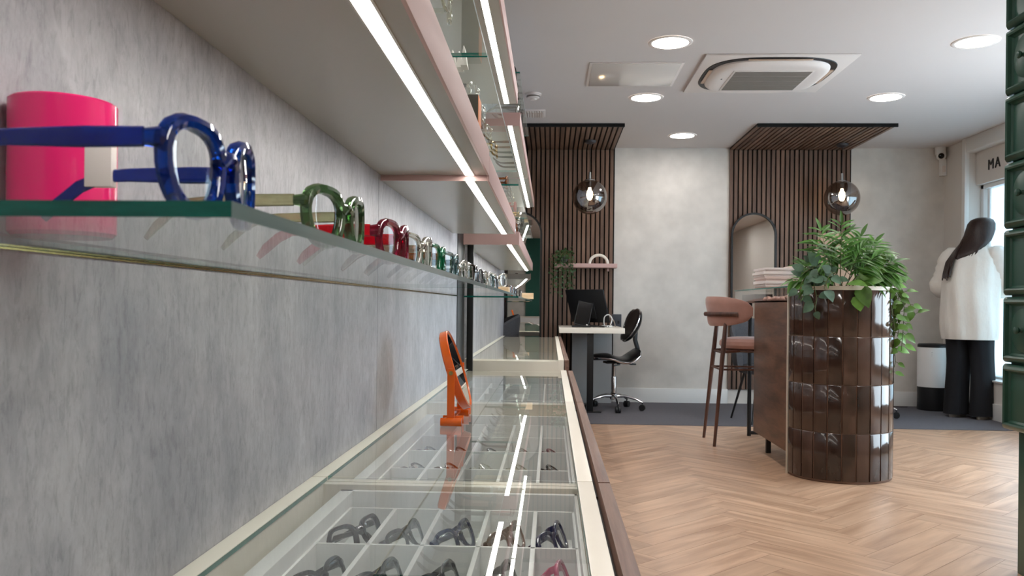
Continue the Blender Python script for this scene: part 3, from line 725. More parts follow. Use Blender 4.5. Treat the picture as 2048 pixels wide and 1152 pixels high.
def sq(rx, n, N=48, ry=None, k=4.0):
    ry = ry or rx
    return [(rx*math.copysign(abs(math.cos(2*PI*i/N))**(2/k), math.cos(2*PI*i/N)), ry*math.copysign(abs(math.sin(2*PI*i/N))**(2/k), math.sin(2*PI*i/N))) for i in range(N)]
def aircon():
    cx, cy = 1.425, 5.80
    r = thing('air_conditioner', 'square ceiling cassette air conditioner with a grey slatted grille', 'air conditioner', (cx, cy, CE))
    b = MB(); b.box(cx-0.475, cx+0.475, cy-0.46, cy+0.46, CE-0.012, CE-0.0005, 0.004); b.build('ceiling_plate', ACWHITE, r)
    def loop(rx, z, k): return [(cx+x, cy+y, CE+z) for x, y in sq(rx, 0, 64, k=k)]
    b = MB(); b.ring([loop(0.425, -0.012, 3.2), loop(0.422, -0.016, 3.2), loop(0.37, -0.017, 3.4)], cap=False); b.build('air_slot', BLACKP, r)
    b = MB(); b.ring([loop(0.384, -0.014, 3.3), loop(0.382, -0.026, 3.3), loop(0.366, -0.040, 3.4), loop(0.34, -0.048, 3.6), loop(0.30, -0.049, 3.8)], cap=True); b.build('cover', ACWHITE, r)
    b = MB(); b.box(cx-0.26, cx+0.26, cy-0.25, cy+0.25, CE-0.0525, CE-0.048, 0.003)
    b.build('intake_frame', ACWHITE, r)
    b = MB()
    for i in range(4):
        y0 = cy-0.235 + i*0.118
        b.box(cx-0.245, cx+0.245, y0, y0+0.102, CE-0.054, CE-0.051)
        for j in range(6): b.box(cx-0.245, cx+0.245, y0+0.004+j*0.019, y0+0.010+j*0.019, CE-0.0555, CE-0.054)
    b.build('grille', GRILLE, r)
    for sx, sy in ((-1,0),(0,-1),(1,0),(0,1)):
        b = MB()
        if sx: b.box(cx+sx*0.392-0.012, cx+sx*0.392+0.012, cy-0.16, cy+0.16, CE-0.026, CE-0.018, 0.003)
        else: b.box(cx-0.2, cx+0.2, cy+sy*0.395-0.010, cy+sy*0.395+0.010, CE-0.024, CE-0.018, 0.003)
        b.build('louvre', pm('louvre_beige', (196, 170, 150), 0.5, var=0.02), r)
    b = MB(); b.cyl((cx-0.30, cy-0.05, CE-0.051), (cx-0.30, cy-0.05, CE-0.048), 0.006, n=10); b.build('indicator', BLACKP, r)
aircon()
r = thing('access_panel', 'plain framed access panel on the ceiling left of the air conditioner', 'ceiling panel', (0.54, 5.81, CE))
b = MB(); b.box(0.235, 0.845, 5.515, 6.105, CE-0.006, CE-0.0005, 0.001); b.build('panel_frame', ACWHITE, r)
b = MB(); b.box(0.252, 0.828, 5.53, 6.09, CE-0.0085, CE-0.005, 0.001); b.build('panel_door', PANELG, r)
r = thing('smoke_detector', 'white smoke detector on the ceiling beside the top glass shelf', 'smoke detector', (-0.147, 6.33, CE))
b = MB(); b.lathe([(0.0005,-0.048),(0.022,-0.048),(0.026,-0.040),(0.044,-0.034),(0.05,-0.022),(0.05,-0.012),(0.06,-0.010),(0.06,-0.0005)], (-0.147, 6.33, CE), 28); b.build('housing', ACWHITE, r)
b = MB(); b.lathe([(0.0445,-0.030),(0.0515,-0.026),(0.0515,-0.020),(0.05,-0.018)], (-0.147, 6.33, CE), 28); b.build('sensor_ring', GRILLE, r)
r = thing('ceiling_vent', 'small white ribbed vent on the ceiling behind the smoke detector', 'vent', (-0.15, 6.95, CE))
b = MB(); b.box(-0.24, -0.06, 6.83, 7.07, CE-0.012, CE-0.0005, 0.003); b.build('vent_frame', ACWHITE, r)
b = MB(); [b.box(-0.225+i*0.02, -0.215+i*0.02, 6.85, 7.05, CE-0.022, CE-0.012) for i in range(8)]; b.build('vent_slats', ACWHITE, r)

def pendant(x, y, zc, label):
    r = thing('pendant_lamp', label, 'pendant lamp', (x, y, CE-0.025), group='smoked globe pendants')
    b = MB(); b.lathe([(0.0005, -0.062), (0.012, -0.060), (0.05, -0.045), (0.056, -0.028), (0.056, -0.025)], (x, y, CE), 28); b.build('canopy', pm('matt_grey_metal', (60, 56, 58), 0.5, var=0.03), r)
    Rg = 0.163
    b = MB(); b.cyl((x, y, CE-0.06), (x, y, zc+Rg+0.05), 0.0025, n=8); b.build('cord', BLACKP, r)
    b = MB(); b.lathe([(0.0005, Rg+0.07), (0.011, Rg+0.07), (0.012, Rg+0.006), (0.05, Rg-0.004), (0.05, Rg-0.016), (0.02, Rg-0.02), (0.018, Rg-0.075), (0.0005, Rg-0.078)], (x, y, zc), 24); b.build('lamp_holder', STEEL, r)
    b = MB(); n = 28
    b.lathe([(Rg*math.sin(PI*(0.06+0.938*i/n)), Rg*math.cos(PI*(0.06+0.938*i/n))) for i in range(n+1)], (x, y, zc), 48)
    b.build('globe', SMOKE, r, fix=True)
    b = MB(); b.lathe([(0.0005, -0.05), (0.012, -0.048), (0.024, -0.03), (0.03, 0.0), (0.026, 0.028), (0.014, 0.05), (0.012, 0.07)], (x, y, zc+0.02), 20); b.build('bulb', BULB, r)
pendant(0.352, 8.0, 1.976, 'smoked glass globe pendant above the white desk')
pendant(2.73, 8.15, 1.995, 'smoked glass globe pendant above the tiled counter and plants')

# ------------------------------------------------------------------ arched mirrors
def arch(cx, w, z0, zs, n=24):
    p = [(cx-w, z0), (cx+w, z0)]
    p += [(cx+w*math.cos(PI*i/n), zs+w*math.sin(PI*i/n)) for i in range(n+1)]
    return p
def arched_mirror(cx, label, turn=0.0):
    r = thing('arched_mirror', label, 'mirror', (cx, 8.47, 0.55), group='arched wall mirrors')
    z0, zs = 0.55, 1.665
    b = MB(); o = arch(cx, 0.222, z0, zs); i = arch(cx, 0.203, z0+0.019, zs)
    y0, y1 = 8.442, 8.4755
    b.ring([[(x, y1, z) for x, z in o], [(x, y0, z) for x, z in o], [(x, y0, z) for x, z in i], [(x, y1, z) for x, z in i]], closed_u=True, closed_v=True, cap=False)
    b.build('mirror_frame', BLACK, r)
    b = MB(); g = arch(cx, 0.2035, z0+0.0185, zs); b.prism(g, 'y', 8.458, 8.462); b.build('mirror_glass', MIRROR, r)
    r.rotation_euler = (0, 0, R(turn)); r.location.y -= 0.222*math.sin(R(abs(turn)))
arched_mirror(-0.317, 'black framed arched mirror behind the far counter end', 1.75)
arched_mirror(1.985, 'black framed arched mirror left of the plants, behind the white boxes')

# ------------------------------------------------------------------ desk corner
def desk():
    r = thing('desk', 'white topped desk on a black post against the slat wall', 'desk', (0.36, 7.95, 0))
    b = MB(); b.box(0.075, 0.655, 7.55, 8.44, 0.711, 0.759, 0.003); b.build('desktop', WHITE, r)
    b = MB(); b.box(0.327, 0.383, 7.60, 7.66, 0.012, 0.711, 0.002); b.box(0.255, 0.455, 7.58, 7.68, 0.0045, 0.012, 0.002); b.build('leg', BLACK, r)
    b = MB(); b.box(0.21, 0.60, 8.36, 8.40, 0.0045, 0.711, 0.002); b.build('back_panel', pm('pale_grey_laminate', (178, 178, 178), 0.6, var=0.02), r)
desk()
def monitor():
    r = thing('computer_monitor', 'black computer monitor seen from behind on the white desk', 'monitor', (0.33, 8.02, 0.759))
    T = Matrix.Translation((0.375, 8.03, 0.80)) @ Matrix.Rotation(R(-40), 4, 'Z') @ Matrix.Rotation(R(20), 4, 'X')
    b = MB(); b.box(-0.222, 0.222, -0.006, 0.012, 0.0, 0.325, 0.008, M=T); b.box(-0.09, 0.09, -0.018, 0.0, 0.04, 0.2, 0.01, M=T); b.build('casing', BLACKP, r)
    b = MB(); b.box(-0.212, 0.212, 0.0115, 0.0135, 0.012, 0.312, M=T); b.build('screen', SCREEN, r)
    b = MB(); b.box(0.22, 0.44, 7.95, 8.11, 0.7605, 0.772, 0.003); b.tube([(0.35, 8.06, 0.765), (0.355, 8.05, 0.83), (0.365, 8.02, 0.90)], (0.02, 0.008), 8); b.build('stand', BLACKP, r)
monitor()
def tablet():
    r = thing('tablet', 'black tablet tilted on a stand in front of the monitor', 'tablet', (0.27, 7.86, 0.759))
    T = Matrix.Translation((0.275, 7.74, 0.775)) @ Matrix.Rotation(R(12), 4, 'Y') @ Matrix.Rotation(R(-22), 4, 'X')
    b = MB(); b.box(-0.068, 0.068, -0.004, 0.004, 0, 0.235, 0.004, M=T); b.build('casing', BLACKP, r)
    b = MB(); b.box(-0.061, 0.061, -0.0048, -0.0040, 0.008, 0.228, M=T); b.build('screen', SCREEN, r)
    b = MB(); b.box(0.19, 0.36, 7.70, 7.79, 0.7605, 0.776, 0.004); b.build('stand', BLACKP, r)
    b = MB(); T2 = T; b.cyl((0.05, -0.0052, 0.016), (0.05, -0.0046, 0.016), 0.008, n=14, M=T); b.build('home_button', STEEL, r)
tablet()
r = thing('usb_hub', 'white cable hub lying at the right end of the desk', 'hub', (0.515, 7.80, 0.759))
b = MB(); b.box(0.465, 0.56, 7.77, 7.83, 0.7605, 0.778, 0.004); b.build('housing', WHITEC, r)
b = MB(); b.box(0.5, 0.51, 7.768, 7.771, 0.765, 0.772); b.box(0.52, 0.53, 7.768, 7.771, 0.765, 0.772); b.build('socket', BLACKP, r)
def cable(pts, rad, mat, label):
    b = MB(); P = []
    pts = [Vector(p) for p in pts]
    for i in range(len(pts)-1):
        p0 = pts[max(0,i-1)]; p1 = pts[i]; p2 = pts[i+1]; p3 = pts[min(len(pts)-1,i+2)]
        for t in [j/6 for j in range(6)]:
            P.append(0.5*((2*p1)+(p2-p0)*t+(2*p0-5*p1+4*p2-p3)*t*t+(3*p1-p0-3*p2+p3)*t*t*t))
    P.append(pts[-1]); b.tube(P, rad, 8); o = b.build('cable', mat); tag(o, label, 'cable'); return o
cable([(0.545,7.81,0.782),(0.56,7.83,0.84),(0.53,7.85,0.875),(0.495,7.87,0.855),(0.49,7.88,0.80),(0.50,7.89,0.763)], 0.005, WHITEC, 'white cable looping up from the hub on the desk')
cable([(0.49,7.95,0.87),(0.54,7.97,0.86),(0.585,7.98,0.82),(0.60,7.95,0.765)], 0.005, pm('grey_cable', (170,160,152), 0.5, var=0.02), 'grey cable curving from the monitor to the desk edge')
b = MB()
random.seed(3)
pts = [Vector((0.40+0.05*math.cos(t*1.9)+0.01*t, 7.74+0.05*math.sin(t*1.9), 0.766+0.008*(t % 2))) for t in range(9)]
P = []
for i in range(len(pts)-1):
    for j in range(4): P.append(pts[i].lerp(pts[i+1], j/4))
b.tube(P, 0.004, 6); o = b.build('cable', BLACKP); tag(o, 'tangled black cable beside the tablet on the desk', 'cable')
r = thing('socket_box', 'dark socket plate on the wall just right of the slats, above the desk', 'socket', (0.655, YB, 0.82))
b = MB(); b.box(0.60, 0.70, YB-0.022, YB-0.0005, 0.735, 0.875, 0.004); b.build('plate', pm('slate_plastic', (62, 66, 74), 0.5, var=0.03), r)
b = MB(); b.box(0.62, 0.64, YB-0.024, YB-0.022, 0.78, 0.81); b.box(0.66, 0.68, YB-0.024, YB-0.022, 0.78, 0.81); b.build('switch', BLACKP, r)

r = thing('wall_shelf', 'blush pink wall shelf on the slats above the desk', 'shelf', (0.32, 8.40, 1.328))
b = MB(); b.box(0.030, 0.640, 8.30, 8.4755, 1.328, 1.368, 0.003); b.build('board', PINK, r)
b = MB(); b.box(0.08, 0.10, 8.44, 8.4755, 1.300, 1.328); b.box(0.55, 0.57, 8.44, 8.4755, 1.300, 1.328); b.build('bracket', PINK, r)
b = MB(); b.tube([(0.462+0.088*math.cos(PI*i/20), 8.36, 1.369+0.012+0.072*math.sin(PI*i/20)-0.012*(1-math.sin(PI*i/20))) for i in range(21)], (0.014, 0.010), 10, up=(0,1,0)); o = b.build('arch_ornament', WHITE); tag(o, 'small cream arch ornament on the pink wall shelf', 'ornament')

# ------------------------------------------------------------------ plants
def leaf(b, base, d, up, L, W, bend=0.25, fold=0.25, heart=True, mi=None):
    """one leaf blade: base point, direction, upward normal, length, half width"""
    d = Vector(d).normalized(); s = d.cross(Vector(up)); s = s.normalized() if s.length > 1e-4 else d.orthogonal().normalized(); u = s.cross(d)
    prof = [(0.0, 0.10), (0.10, 0.62), (0.28, 1.0), (0.50, 0.92), (0.72, 0.62), (0.88, 0.28), (1.0, 0.02)] if heart else [(0.0, 0.15), (0.2, 0.7), (0.45, 1.0), (0.7, 0.75), (0.88, 0.4), (1.0, 0.02)]
    mid, le, ri = [], [], []
    for t, w in prof:
        c = Vector(base) + d*(L*t) - u*(bend*L*t*t); back = d*(-0.06*L) if (heart and 0 < t < 0.2) else Vector((0,0,0))
        mid.append(c); le.append(c + s*(W*w) + u*(fold*W*w) + back); ri.append(c - s*(W*w) + u*(fold*W*w) + back)
    vs = mid + le + ri; n = len(prof); fs = []
    for i in range(n-1): fs += [(i, i+1, n+i+1, n+i), (i+1, i, 2*n+i, 2*n+i+1)]
    b._new(vs, fs, mi=mi)
def vine(st_b, lf_b, pts, step, L, W, rnd, rad=0.0022, mi=None, heart=True, face=Vector((-0.35,-0.9,0.3))):
    pts = [Vector(p) for p in pts]; P = []
    for i in range(len(pts)-1):
        p0 = pts[max(0,i-1)]; p1 = pts[i]; p2 = pts[i+1]; p3 = pts[min(len(pts)-1,i+2)]
        for j in range(6):
            t = j/6; P.append(0.5*((2*p1)+(p2-p0)*t+(2*p0-5*p1+4*p2-p3)*t*t+(3*p1-p0-3*p2+p3)*t*t*t))
    P.append(pts[-1]); st_b.tube(P, rad, 6)
    acc = 0; sd = 1
    for i in range(1, len(P)):
        acc += (P[i]-P[i-1]).length
        if acc >= step:
            acc = 0; sd = -sd
            t = (P[i]-P[i-1]).normalized()
            side = t.cross(face); side = side.normalized() if side.length > 0.1 else Vector((1,0,0))
            d = (side*sd*rnd.uniform(0.6,1.1) + t*rnd.uniform(0.1,0.6) + Vector((rnd.uniform(-.4,.4), rnd.uniform(-.5,.1), rnd.uniform(-.5,.25))))
            k = rnd.uniform(0.7, 1.25)
            d.normalize()
            q = P[i] + d*0.018; st_b.tube([P[i], q], rad*0.7, 5)
            leaf(lf_b, q, d, face + Vector((rnd.uniform(-.5,.5), rnd.uniform(-.4,.4), rnd.uniform(0,.7))), L*k, W*k, rnd.uniform(0.1,0.45), rnd.uniform(0.05,0.3), heart, mi)
def frond(st_b, lf_b, base, d, H, drop, nl, L, W, rnd, spread=1.0):
    d = Vector(d).normalized(); P = []
    for i in range(13):
        t = i/12; P.append(Vector(base) + d*(H*t) + Vector((0,0,-drop*t*t)))
    st_b.tube(P, [0.0032*(1-0.7*i/12) for i in range(13)], 6)
    for k in range(nl):
        t = 0.32 + 0.68*k/(nl-1); i = min(11, int(t*12)); f = t*12-i
        p = P[i].lerp(P[i+1], f); tg = (P[i+1]-P[i]).normalized()
        nrm = Vector((rnd.uniform(-.2,.2), -0.5, 0.85)); s = tg.cross(nrm).normalized()
        ll = L*(0.55+0.9*math.sin(PI*min(1, 0.25+0.72*(t-0.32)/0.68)))*rnd.uniform(0.9, 1.1)
        for sd in (-1, 1):
            dd = (s*sd*spread + tg*rnd.uniform(0.55, 0.85) + Vector((0,0,rnd.uniform(-.25,.1)))).normalized()
            leaf(lf_b, p, dd, nrm, ll, W*rnd.uniform(.85,1.15), rnd.uniform(0.1,0.4), 0.35, False)
    leaf(lf_b, P[-1], (P[-1]-P[-2]), (0,-0.5,0.8), L*0.7, W, 0.2, 0.3, False)

# trailing plant on the wall shelf
def shelf_plant():
    rnd = random.Random(5)
    r = thing('trailing_plant', 'small trailing plant hanging over the pink wall shelf', 'plant', (0.11, 8.38, 1.368))
    b = MB(); b.lathe([(0.0005,0.0005),(0.035,0.001),(0.048,0.03),(0.052,0.075),(0.048,0.078),(0.046,0.07),(0.0005,0.068)], (0.11, 8.385, 1.368), 24); b.build('pot', pm('dark_grey_pot', (66, 70, 68), 0.6, var=0.08), r)
    s = MB(); l = MB()
    for k in range(16):
        a = rnd.uniform(-PI, 0.2); x = 0.11+0.04*math.cos(a); y = 8.385+0.04*math.sin(a)
        ln = rnd.choice([0.08, 0.14, 0.22, 0.30, 0.38]); ox = rnd.uniform(-0.10, 0.11)
        yo = min(8.285, y-0.05)
        vine(s, l, [(x, y, 1.44), (x+ox*0.4, y-0.03, 1.50-rnd.random()*0.03), (0.11+ox, yo, 1.43), (0.11+ox*1.05, yo-0.005, 1.43-ln*0.5), (0.11+ox+rnd.uniform(-.02,.02), yo, 1.43-ln)], 0.022, 0.022, 0.010, rnd, 0.0012)
    s.build('stems', STEM, r); l.build('foliage', LEAFS, r)
shelf_plant()

# ------------------------------------------------------------------ reception counter
TX0, TR, TYC = 1.367, 0.288, 4.96
TCX = TX0 + TR
TOPZ = 1.075
def reception():
    r = thing('reception_counter', 'reception counter with a rounded brown tiled end and walnut sides', 'counter', (TCX, 5.5, 0))
    # tiled rounded end, 4 courses of upright glazed tiles
    b = MB(); rnd = random.Random(11)
    nt = 12; g = 0.0016
    bounds = [0.012, 0.272, 0.535, 0.798, 1.052]
    sgap = g/TR
    for c in range(4):
        z0, z1 = bounds[c]+g, bounds[c+1]-g
        for k in range(nt):
            a0 = PI + PI*k/nt + sgap; a1 = PI + PI*(k+1)/nt - sgap
            ro = TR + rnd.uniform(-0.0008, 0.0008)
            t1 = rnd.uniform(-0.0008, 0.0008)
            front = []; m = 5
            loops = []
            for (rr, zz, da) in ((ro-0.009, z0, 0), (ro-0.0022, z0, 0), (ro, z0+0.003, 0.003/TR), (ro, z1-0.003, 0.003/TR), (ro-0.0022, z1, 0), (ro-0.009, z1, 0)):
                loops.append([(TCX+(rr+t1*(i/m-0.5))*math.cos(a0+da+(a1-a0-2*da)*i/m), TYC+(rr+t1*(i/m-0.5))*math.sin(a0+da+(a1-a0-2*da)*i/m), zz) for i in range(m+1)])
            b.ring(loops, closed_u=False, cap=False)
            for side in (0, m): b._new([l[side] for l in loops], [tuple(range(6))])
    b.build('tile_cladding', TILE, r, smooth=50)
    b = MB()
    def half(rr, z): return [(TCX+rr*math.cos(PI+PI*i/30), TYC+rr*math.sin(PI+PI*i/30), z) for i in range(31)] + [(TCX+rr, TYC+0.02, z), (TCX-rr, TYC+0.02, z)]
    b.ring([half(TR-0.0075, 0.0), half(TR-0.0035, 0.004), half(TR-0.0035, 1.053), half(TR-0.06, 1.053)], cap=False); b.build('grout_core', GROUT, r)
    b = MB(); b.box(TX0-0.006, TX0+0.004, TYC-0.001, TYC+0.012, 0.0, TOPZ+0.001, 0.001); b.box(TCX+TR-0.004, TCX+TR+0.006, TYC-0.001, TYC+0.012, 0.0, TOPZ+0.001, 0.001); b.build('edge_trim', TRIMMETAL, r)
    b = MB(); b.ring([half(TR+0.003, 1.053), half(TR+0.004, 1.074), half(TR-0.05, 1.075), half(TR-0.05, 1.053)], closed_v=True, cap=False); b.build('planter_rim', STONE, r)
    b = MB(); b._new(half(TR-0.048, 1.050), [tuple(range(33))]); b.build('planter_soil', SOIL, r)
    # walnut body
    b = MB(); b.box(TX0, TX0+0.02, TYC+0.012, 5.785, 0.122, 0.996, 0.001); b.build('side_panel', CABWOODV, r)
    b = MB(); b.box(TCX+TR-0.02, TCX+TR, TYC+0.012, 5.785, 0.122, 0.996, 0.001); b.build('side_panel', CABWOODV, r)
    b = MB(); b.box(TX0+0.02, TCX+TR-0.02, TYC+0.02, 5.78, 0.15, 0.99); b.box(TX0+0.02, TCX+TR-0.02, TYC+0.0, TYC+0.02, 0.15, 1.052); b.build('inner_body', CABWOODV, r)
    for x, y in ((TX0+0.066, 5.65), (TCX+TR-0.066, 5.65)):
        b = MB(); b.box(x-0.015, x+0.015, y-0.015, y+0.015, 0, 0.15, 0.002); b.build('leg', BLACK, r)
    # display top: floor, glass sides, glass sheet
    b = MB(); b.box(TX0, TCX+TR, TYC+0.012, 6.42, 0.986, 0.996, 0.001); b.build('showcase_floor', CABWOODV, r)
    b = MB()
    b.box(TX0+0.001, TX0+0.007, TYC+0.014, 6.40, 0.997, 1.071); b.box(TCX+TR-0.007, TCX+TR-0.001, TYC+0.014, 6.40, 0.997, 1.071)
    b.box(TX0+0.007, TCX+TR-0.007, 6.394, 6.40, 0.997, 1.071)
    b.box(TX0-0.001, TCX+TR+0.001, TYC+0.014, 6.42, 1.0715, 1.080, mi=0)
    b.bm.normal_update()
    for f in b.bm.faces:
        if abs(f.normal.z) < 0.5 and f.calc_center_median().z > 1.0712: f.material_index = 1
    b.build('showcase_glass', [GLASSC, CGEDGE], r, smooth=0)
    # black sled leg under the far end
    b = MB(); b.box(1.465, 1.490, 6.375, 6.40, 0, 0.986, 0.002); b.box(1.83, 1.855, 6.375, 6.40, 0, 0.986, 0.002); b.box(1.49, 1.83, 6.375, 6.40, 0.012, 0.037, 0.002); b.build('sled_leg', BLACK, r)
reception()
b = MB(); rnd = random.Random(2)
for i in range(170):
    b.ball((TX0+0.03+rnd.random()*0.10, 5.08+rnd.random()*0.62, 0.997+0.009+rnd.random()*0.012), 0.010+rnd.random()*0.005, 7, 5, s=(1, 1, 0.75))
o = b.build('rose_pebbles', PEBBLE); o['kind'] = 'stuff'; tag(o, 'rose coloured pebbles in the glass showcase of the reception counter', 'pebbles')
b = MB(); b.box(TX0+0.02, TX0+0.14, 5.86, 6.25, 0.9965, 1.045, 0.002); o = b.build('display_box', GREYCARD); tag(o, 'flat grey box inside the glass showcase beside the stool', 'box')
# stack of white boxes on the glass top
zz = 1.0802
for i, (x0, dx, h, m) in enumerate([(1.325+0.06, 0.40, 0.012, BLUSHP), (1.315+0.06, 0.42, 0.034, PAPER), (1.318+0.06, 0.42, 0.027, BLUSHP), (1.308+0.06, 0.42, 0.030, PAPER), (1.316+0.06, 0.41, 0.026, PAPER)]):
    r = thing('carton', ['thin blush card box at the bottom of the white stack on the reception counter','white box second from the bottom of the stack on the reception counter','blush white box in the middle of the stack on the reception counter','white box second from the top of the stack on the reception counter','white box on top of the stack on the reception counter'][i], 'box', (x0+dx/2, 5.72, zz), group='white boxes stacked on the reception counter')
    b = MB(); b.box(x0+0.006, x0+dx-0.006, 5.556, 5.844, zz, zz+h*0.4, 0.001); b.build('base', m, r)
    b = MB(); b.box(x0-0.002, x0+dx+0.002, 5.548, 5.852, zz+h*0.4+0.0006, zz+h, 0.001); b.build('lid', m, r)
    zz += h+0.0006
b = MB(); b.box(1.56, 1.80, 5.60, 5.80, zz, zz+0.014, 0.001); o = b.build('carton', BLUSHP); tag(o, 'small pale pink box lying on the top white box', 'box')
# folded kraft paper bag
def paper_bag():
    r = thing('paper_bag', 'kraft paper bag with a folded top behind the plants', 'paper bag', (1.82, 5.40, 1.0805))
    T = Matrix.Translation((1.70, 5.36, 1.0805))
    b = MB()
    pr = [(-0.13, 0.0), (0.16, 0.0), (0.16, 0.25), (0.10, 0.30), (-0.055, 0.215)]
    pr = [(-0.125, 0.0), (0.17, 0.0), (0.17, 0.285), (-0.045, 0.262), (-0.075, 0.20)]
    b.prism(pr, 'y', -0.05, 0.05, M=T); b.build('body', KRAFT, r)
    b = MB(); b.prism([(-0.050, 0.258), (0.172, 0.282), (0.172, 0.345), (-0.050, 0.330)], 'y', -0.056, 0.0, M=T); b.build('folded_flap', KRAFT, r)
paper_bag()

def counter_plants():
    rnd = random.Random(21)
    r = thing('palm_plant', 'feathery palm rising from the planter of the tiled counter', 'plant', (1.62, 4.84, 1.05))
    s = MB(); l = MB()
    for (dx, dz, dy, H, dr, L) in [(-0.75,0.95,-0.1,0.33,0.12,0.10),(-0.55,1.1,-0.25,0.36,0.08,0.11),(-0.25,1.2,0.1,0.38,0.03,0.11),(-0.05,1.3,-0.2,0.385,0.02,0.11),(0.35,1.2,-0.1,0.37,0.05,0.11),(0.6,1.1,0.1,0.38,0.06,0.12),(0.85,0.95,-0.1,0.36,0.10,0.12),(0.8,0.7,-0.3,0.32,0.10,0.11),(0.45,0.9,-0.4,0.30,0.06,0.11),(-0.95,0.7,0.2,0.30,0.12,0.10),(-0.5,0.75,-0.4,0.27,0.08,0.09),(0.15,1.0,-0.4,0.32,0.06,0.10),(0.7,1.2,0.3,0.40,0.08,0.12)]:
        frond(s, l, (1.625+0.035*rnd.uniform(-1,1), 4.845+0.03*rnd.uniform(-1,1), 1.049), (dx, dy, dz), H, dr, 11, L*1.1, 0.0115, rnd)
    s.build('stems', STEM, r); l.build('fronds', LEAF, r)
    rnd = random.Random(4)
    r = thing('pothos', 'blue green trailing pothos spilling over the left of the tiled counter', 'plant', (1.47, 4.85, 1.05))
    s = MB(); l = MB()
    z = 1.10
    vine(s, l, [(1.50,4.86,1.05),(1.47,4.80,1.13),(1.40,4.76,1.12),(1.37,4.75,1.06),(1.375,4.745,0.99)], 0.035, 0.062, 0.026, rnd)
    vine(s, l, [(1.52,4.85,1.05),(1.47,4.76,1.15),(1.43,4.70,1.09),(1.44,4.685,1.01),(1.43,4.68,0.95)], 0.034, 0.060, 0.026, rnd)
    vine(s, l, [(1.53,4.84,1.05),(1.50,4.76,1.17),(1.44,4.72,1.18),(1.38,4.75,1.14)], 0.036, 0.066, 0.028, rnd)
    vine(s, l, [(1.56,4.82,1.05),(1.55,4.72,1.14),(1.50,4.66,1.13),(1.47,4.655,1.06)], 0.036, 0.07, 0.032, rnd)
    vine(s, l, [(1.55,4.86,1.05),(1.50,4.82,1.20),(1.43,4.83,1.19)], 0.035, 0.062, 0.027, rnd)
    s.build('stems', STEM, r); l.build('leaves', LEAFD, r)
    rnd = random.Random(8)
    r = thing('philodendron', 'bright green leafy plant trailing down the right of the tiled counter', 'plant', (1.80, 4.87, 1.05))
    s = MB(); l = MB()
    leaf(l, (1.72,4.74,1.10), (0.9,-0.35,0.25), (-0.2,-0.8,0.6), 0.14, 0.048, 0.35, 0.15)
    leaf(l, (1.74,4.74,1.12), (0.8,-0.2,0.55), (-0.3,-0.8,0.5), 0.13, 0.042, 0.2, 0.2)
    leaf(l, (1.72,4.68,1.075), (0.2,-0.5,-0.9), (-0.2,-1,0.1), 0.13, 0.045, 0.15, 0.15)
    leaf(l, (1.70,4.67,1.02), (0.15,-0.3,-1), (-0.2,-1,0), 0.085, 0.038, 0.1, 0.1)
    leaf(l, (1.66,4.69,1.09), (0.5,-0.8,0.1), (0,-0.6,0.8), 0.11, 0.04, 0.3, 0.1)
    for P in ([(1.78,4.85,1.05),(1.84,4.80,1.15),(1.92,4.80,1.12),(1.97,4.80,1.02),(1.98,4.80,0.90),(1.97,4.80,0.80)],
              [(1.80,4.86,1.05),(1.88,4.82,1.12),(1.96,4.82,1.05),(1.985,4.82,0.92),(1.96,4.83,0.78),(1.97,4.83,0.66),(1.95,4.83,0.60)],
              [(1.82,4.87,1.05),(1.90,4.86,1.14),(2.0,4.86,1.08),(2.06,4.86,0.98),(2.09,4.86,0.92)],
              [(1.76,4.84,1.05),(1.84,4.76,1.10),(1.90,4.76,1.02),(1.93,4.77,0.92),(1.945,4.78,0.84)],
              [(1.80,4.84,1.05),(1.90,4.79,1.09),(1.99,4.79,1.0),(2.0,4.8,0.88),(1.99,4.8,0.72)],
              [(1.78,4.84,1.05),(1.86,4.80,1.18),(1.94,4.80,1.16)]):
        vine(s, l, P, 0.026, 0.056, 0.019, rnd)
    s.build('stems', STEM, r); l.build('leaves', LEAFB, r); r.location.x -= 0.05
counter_plants()

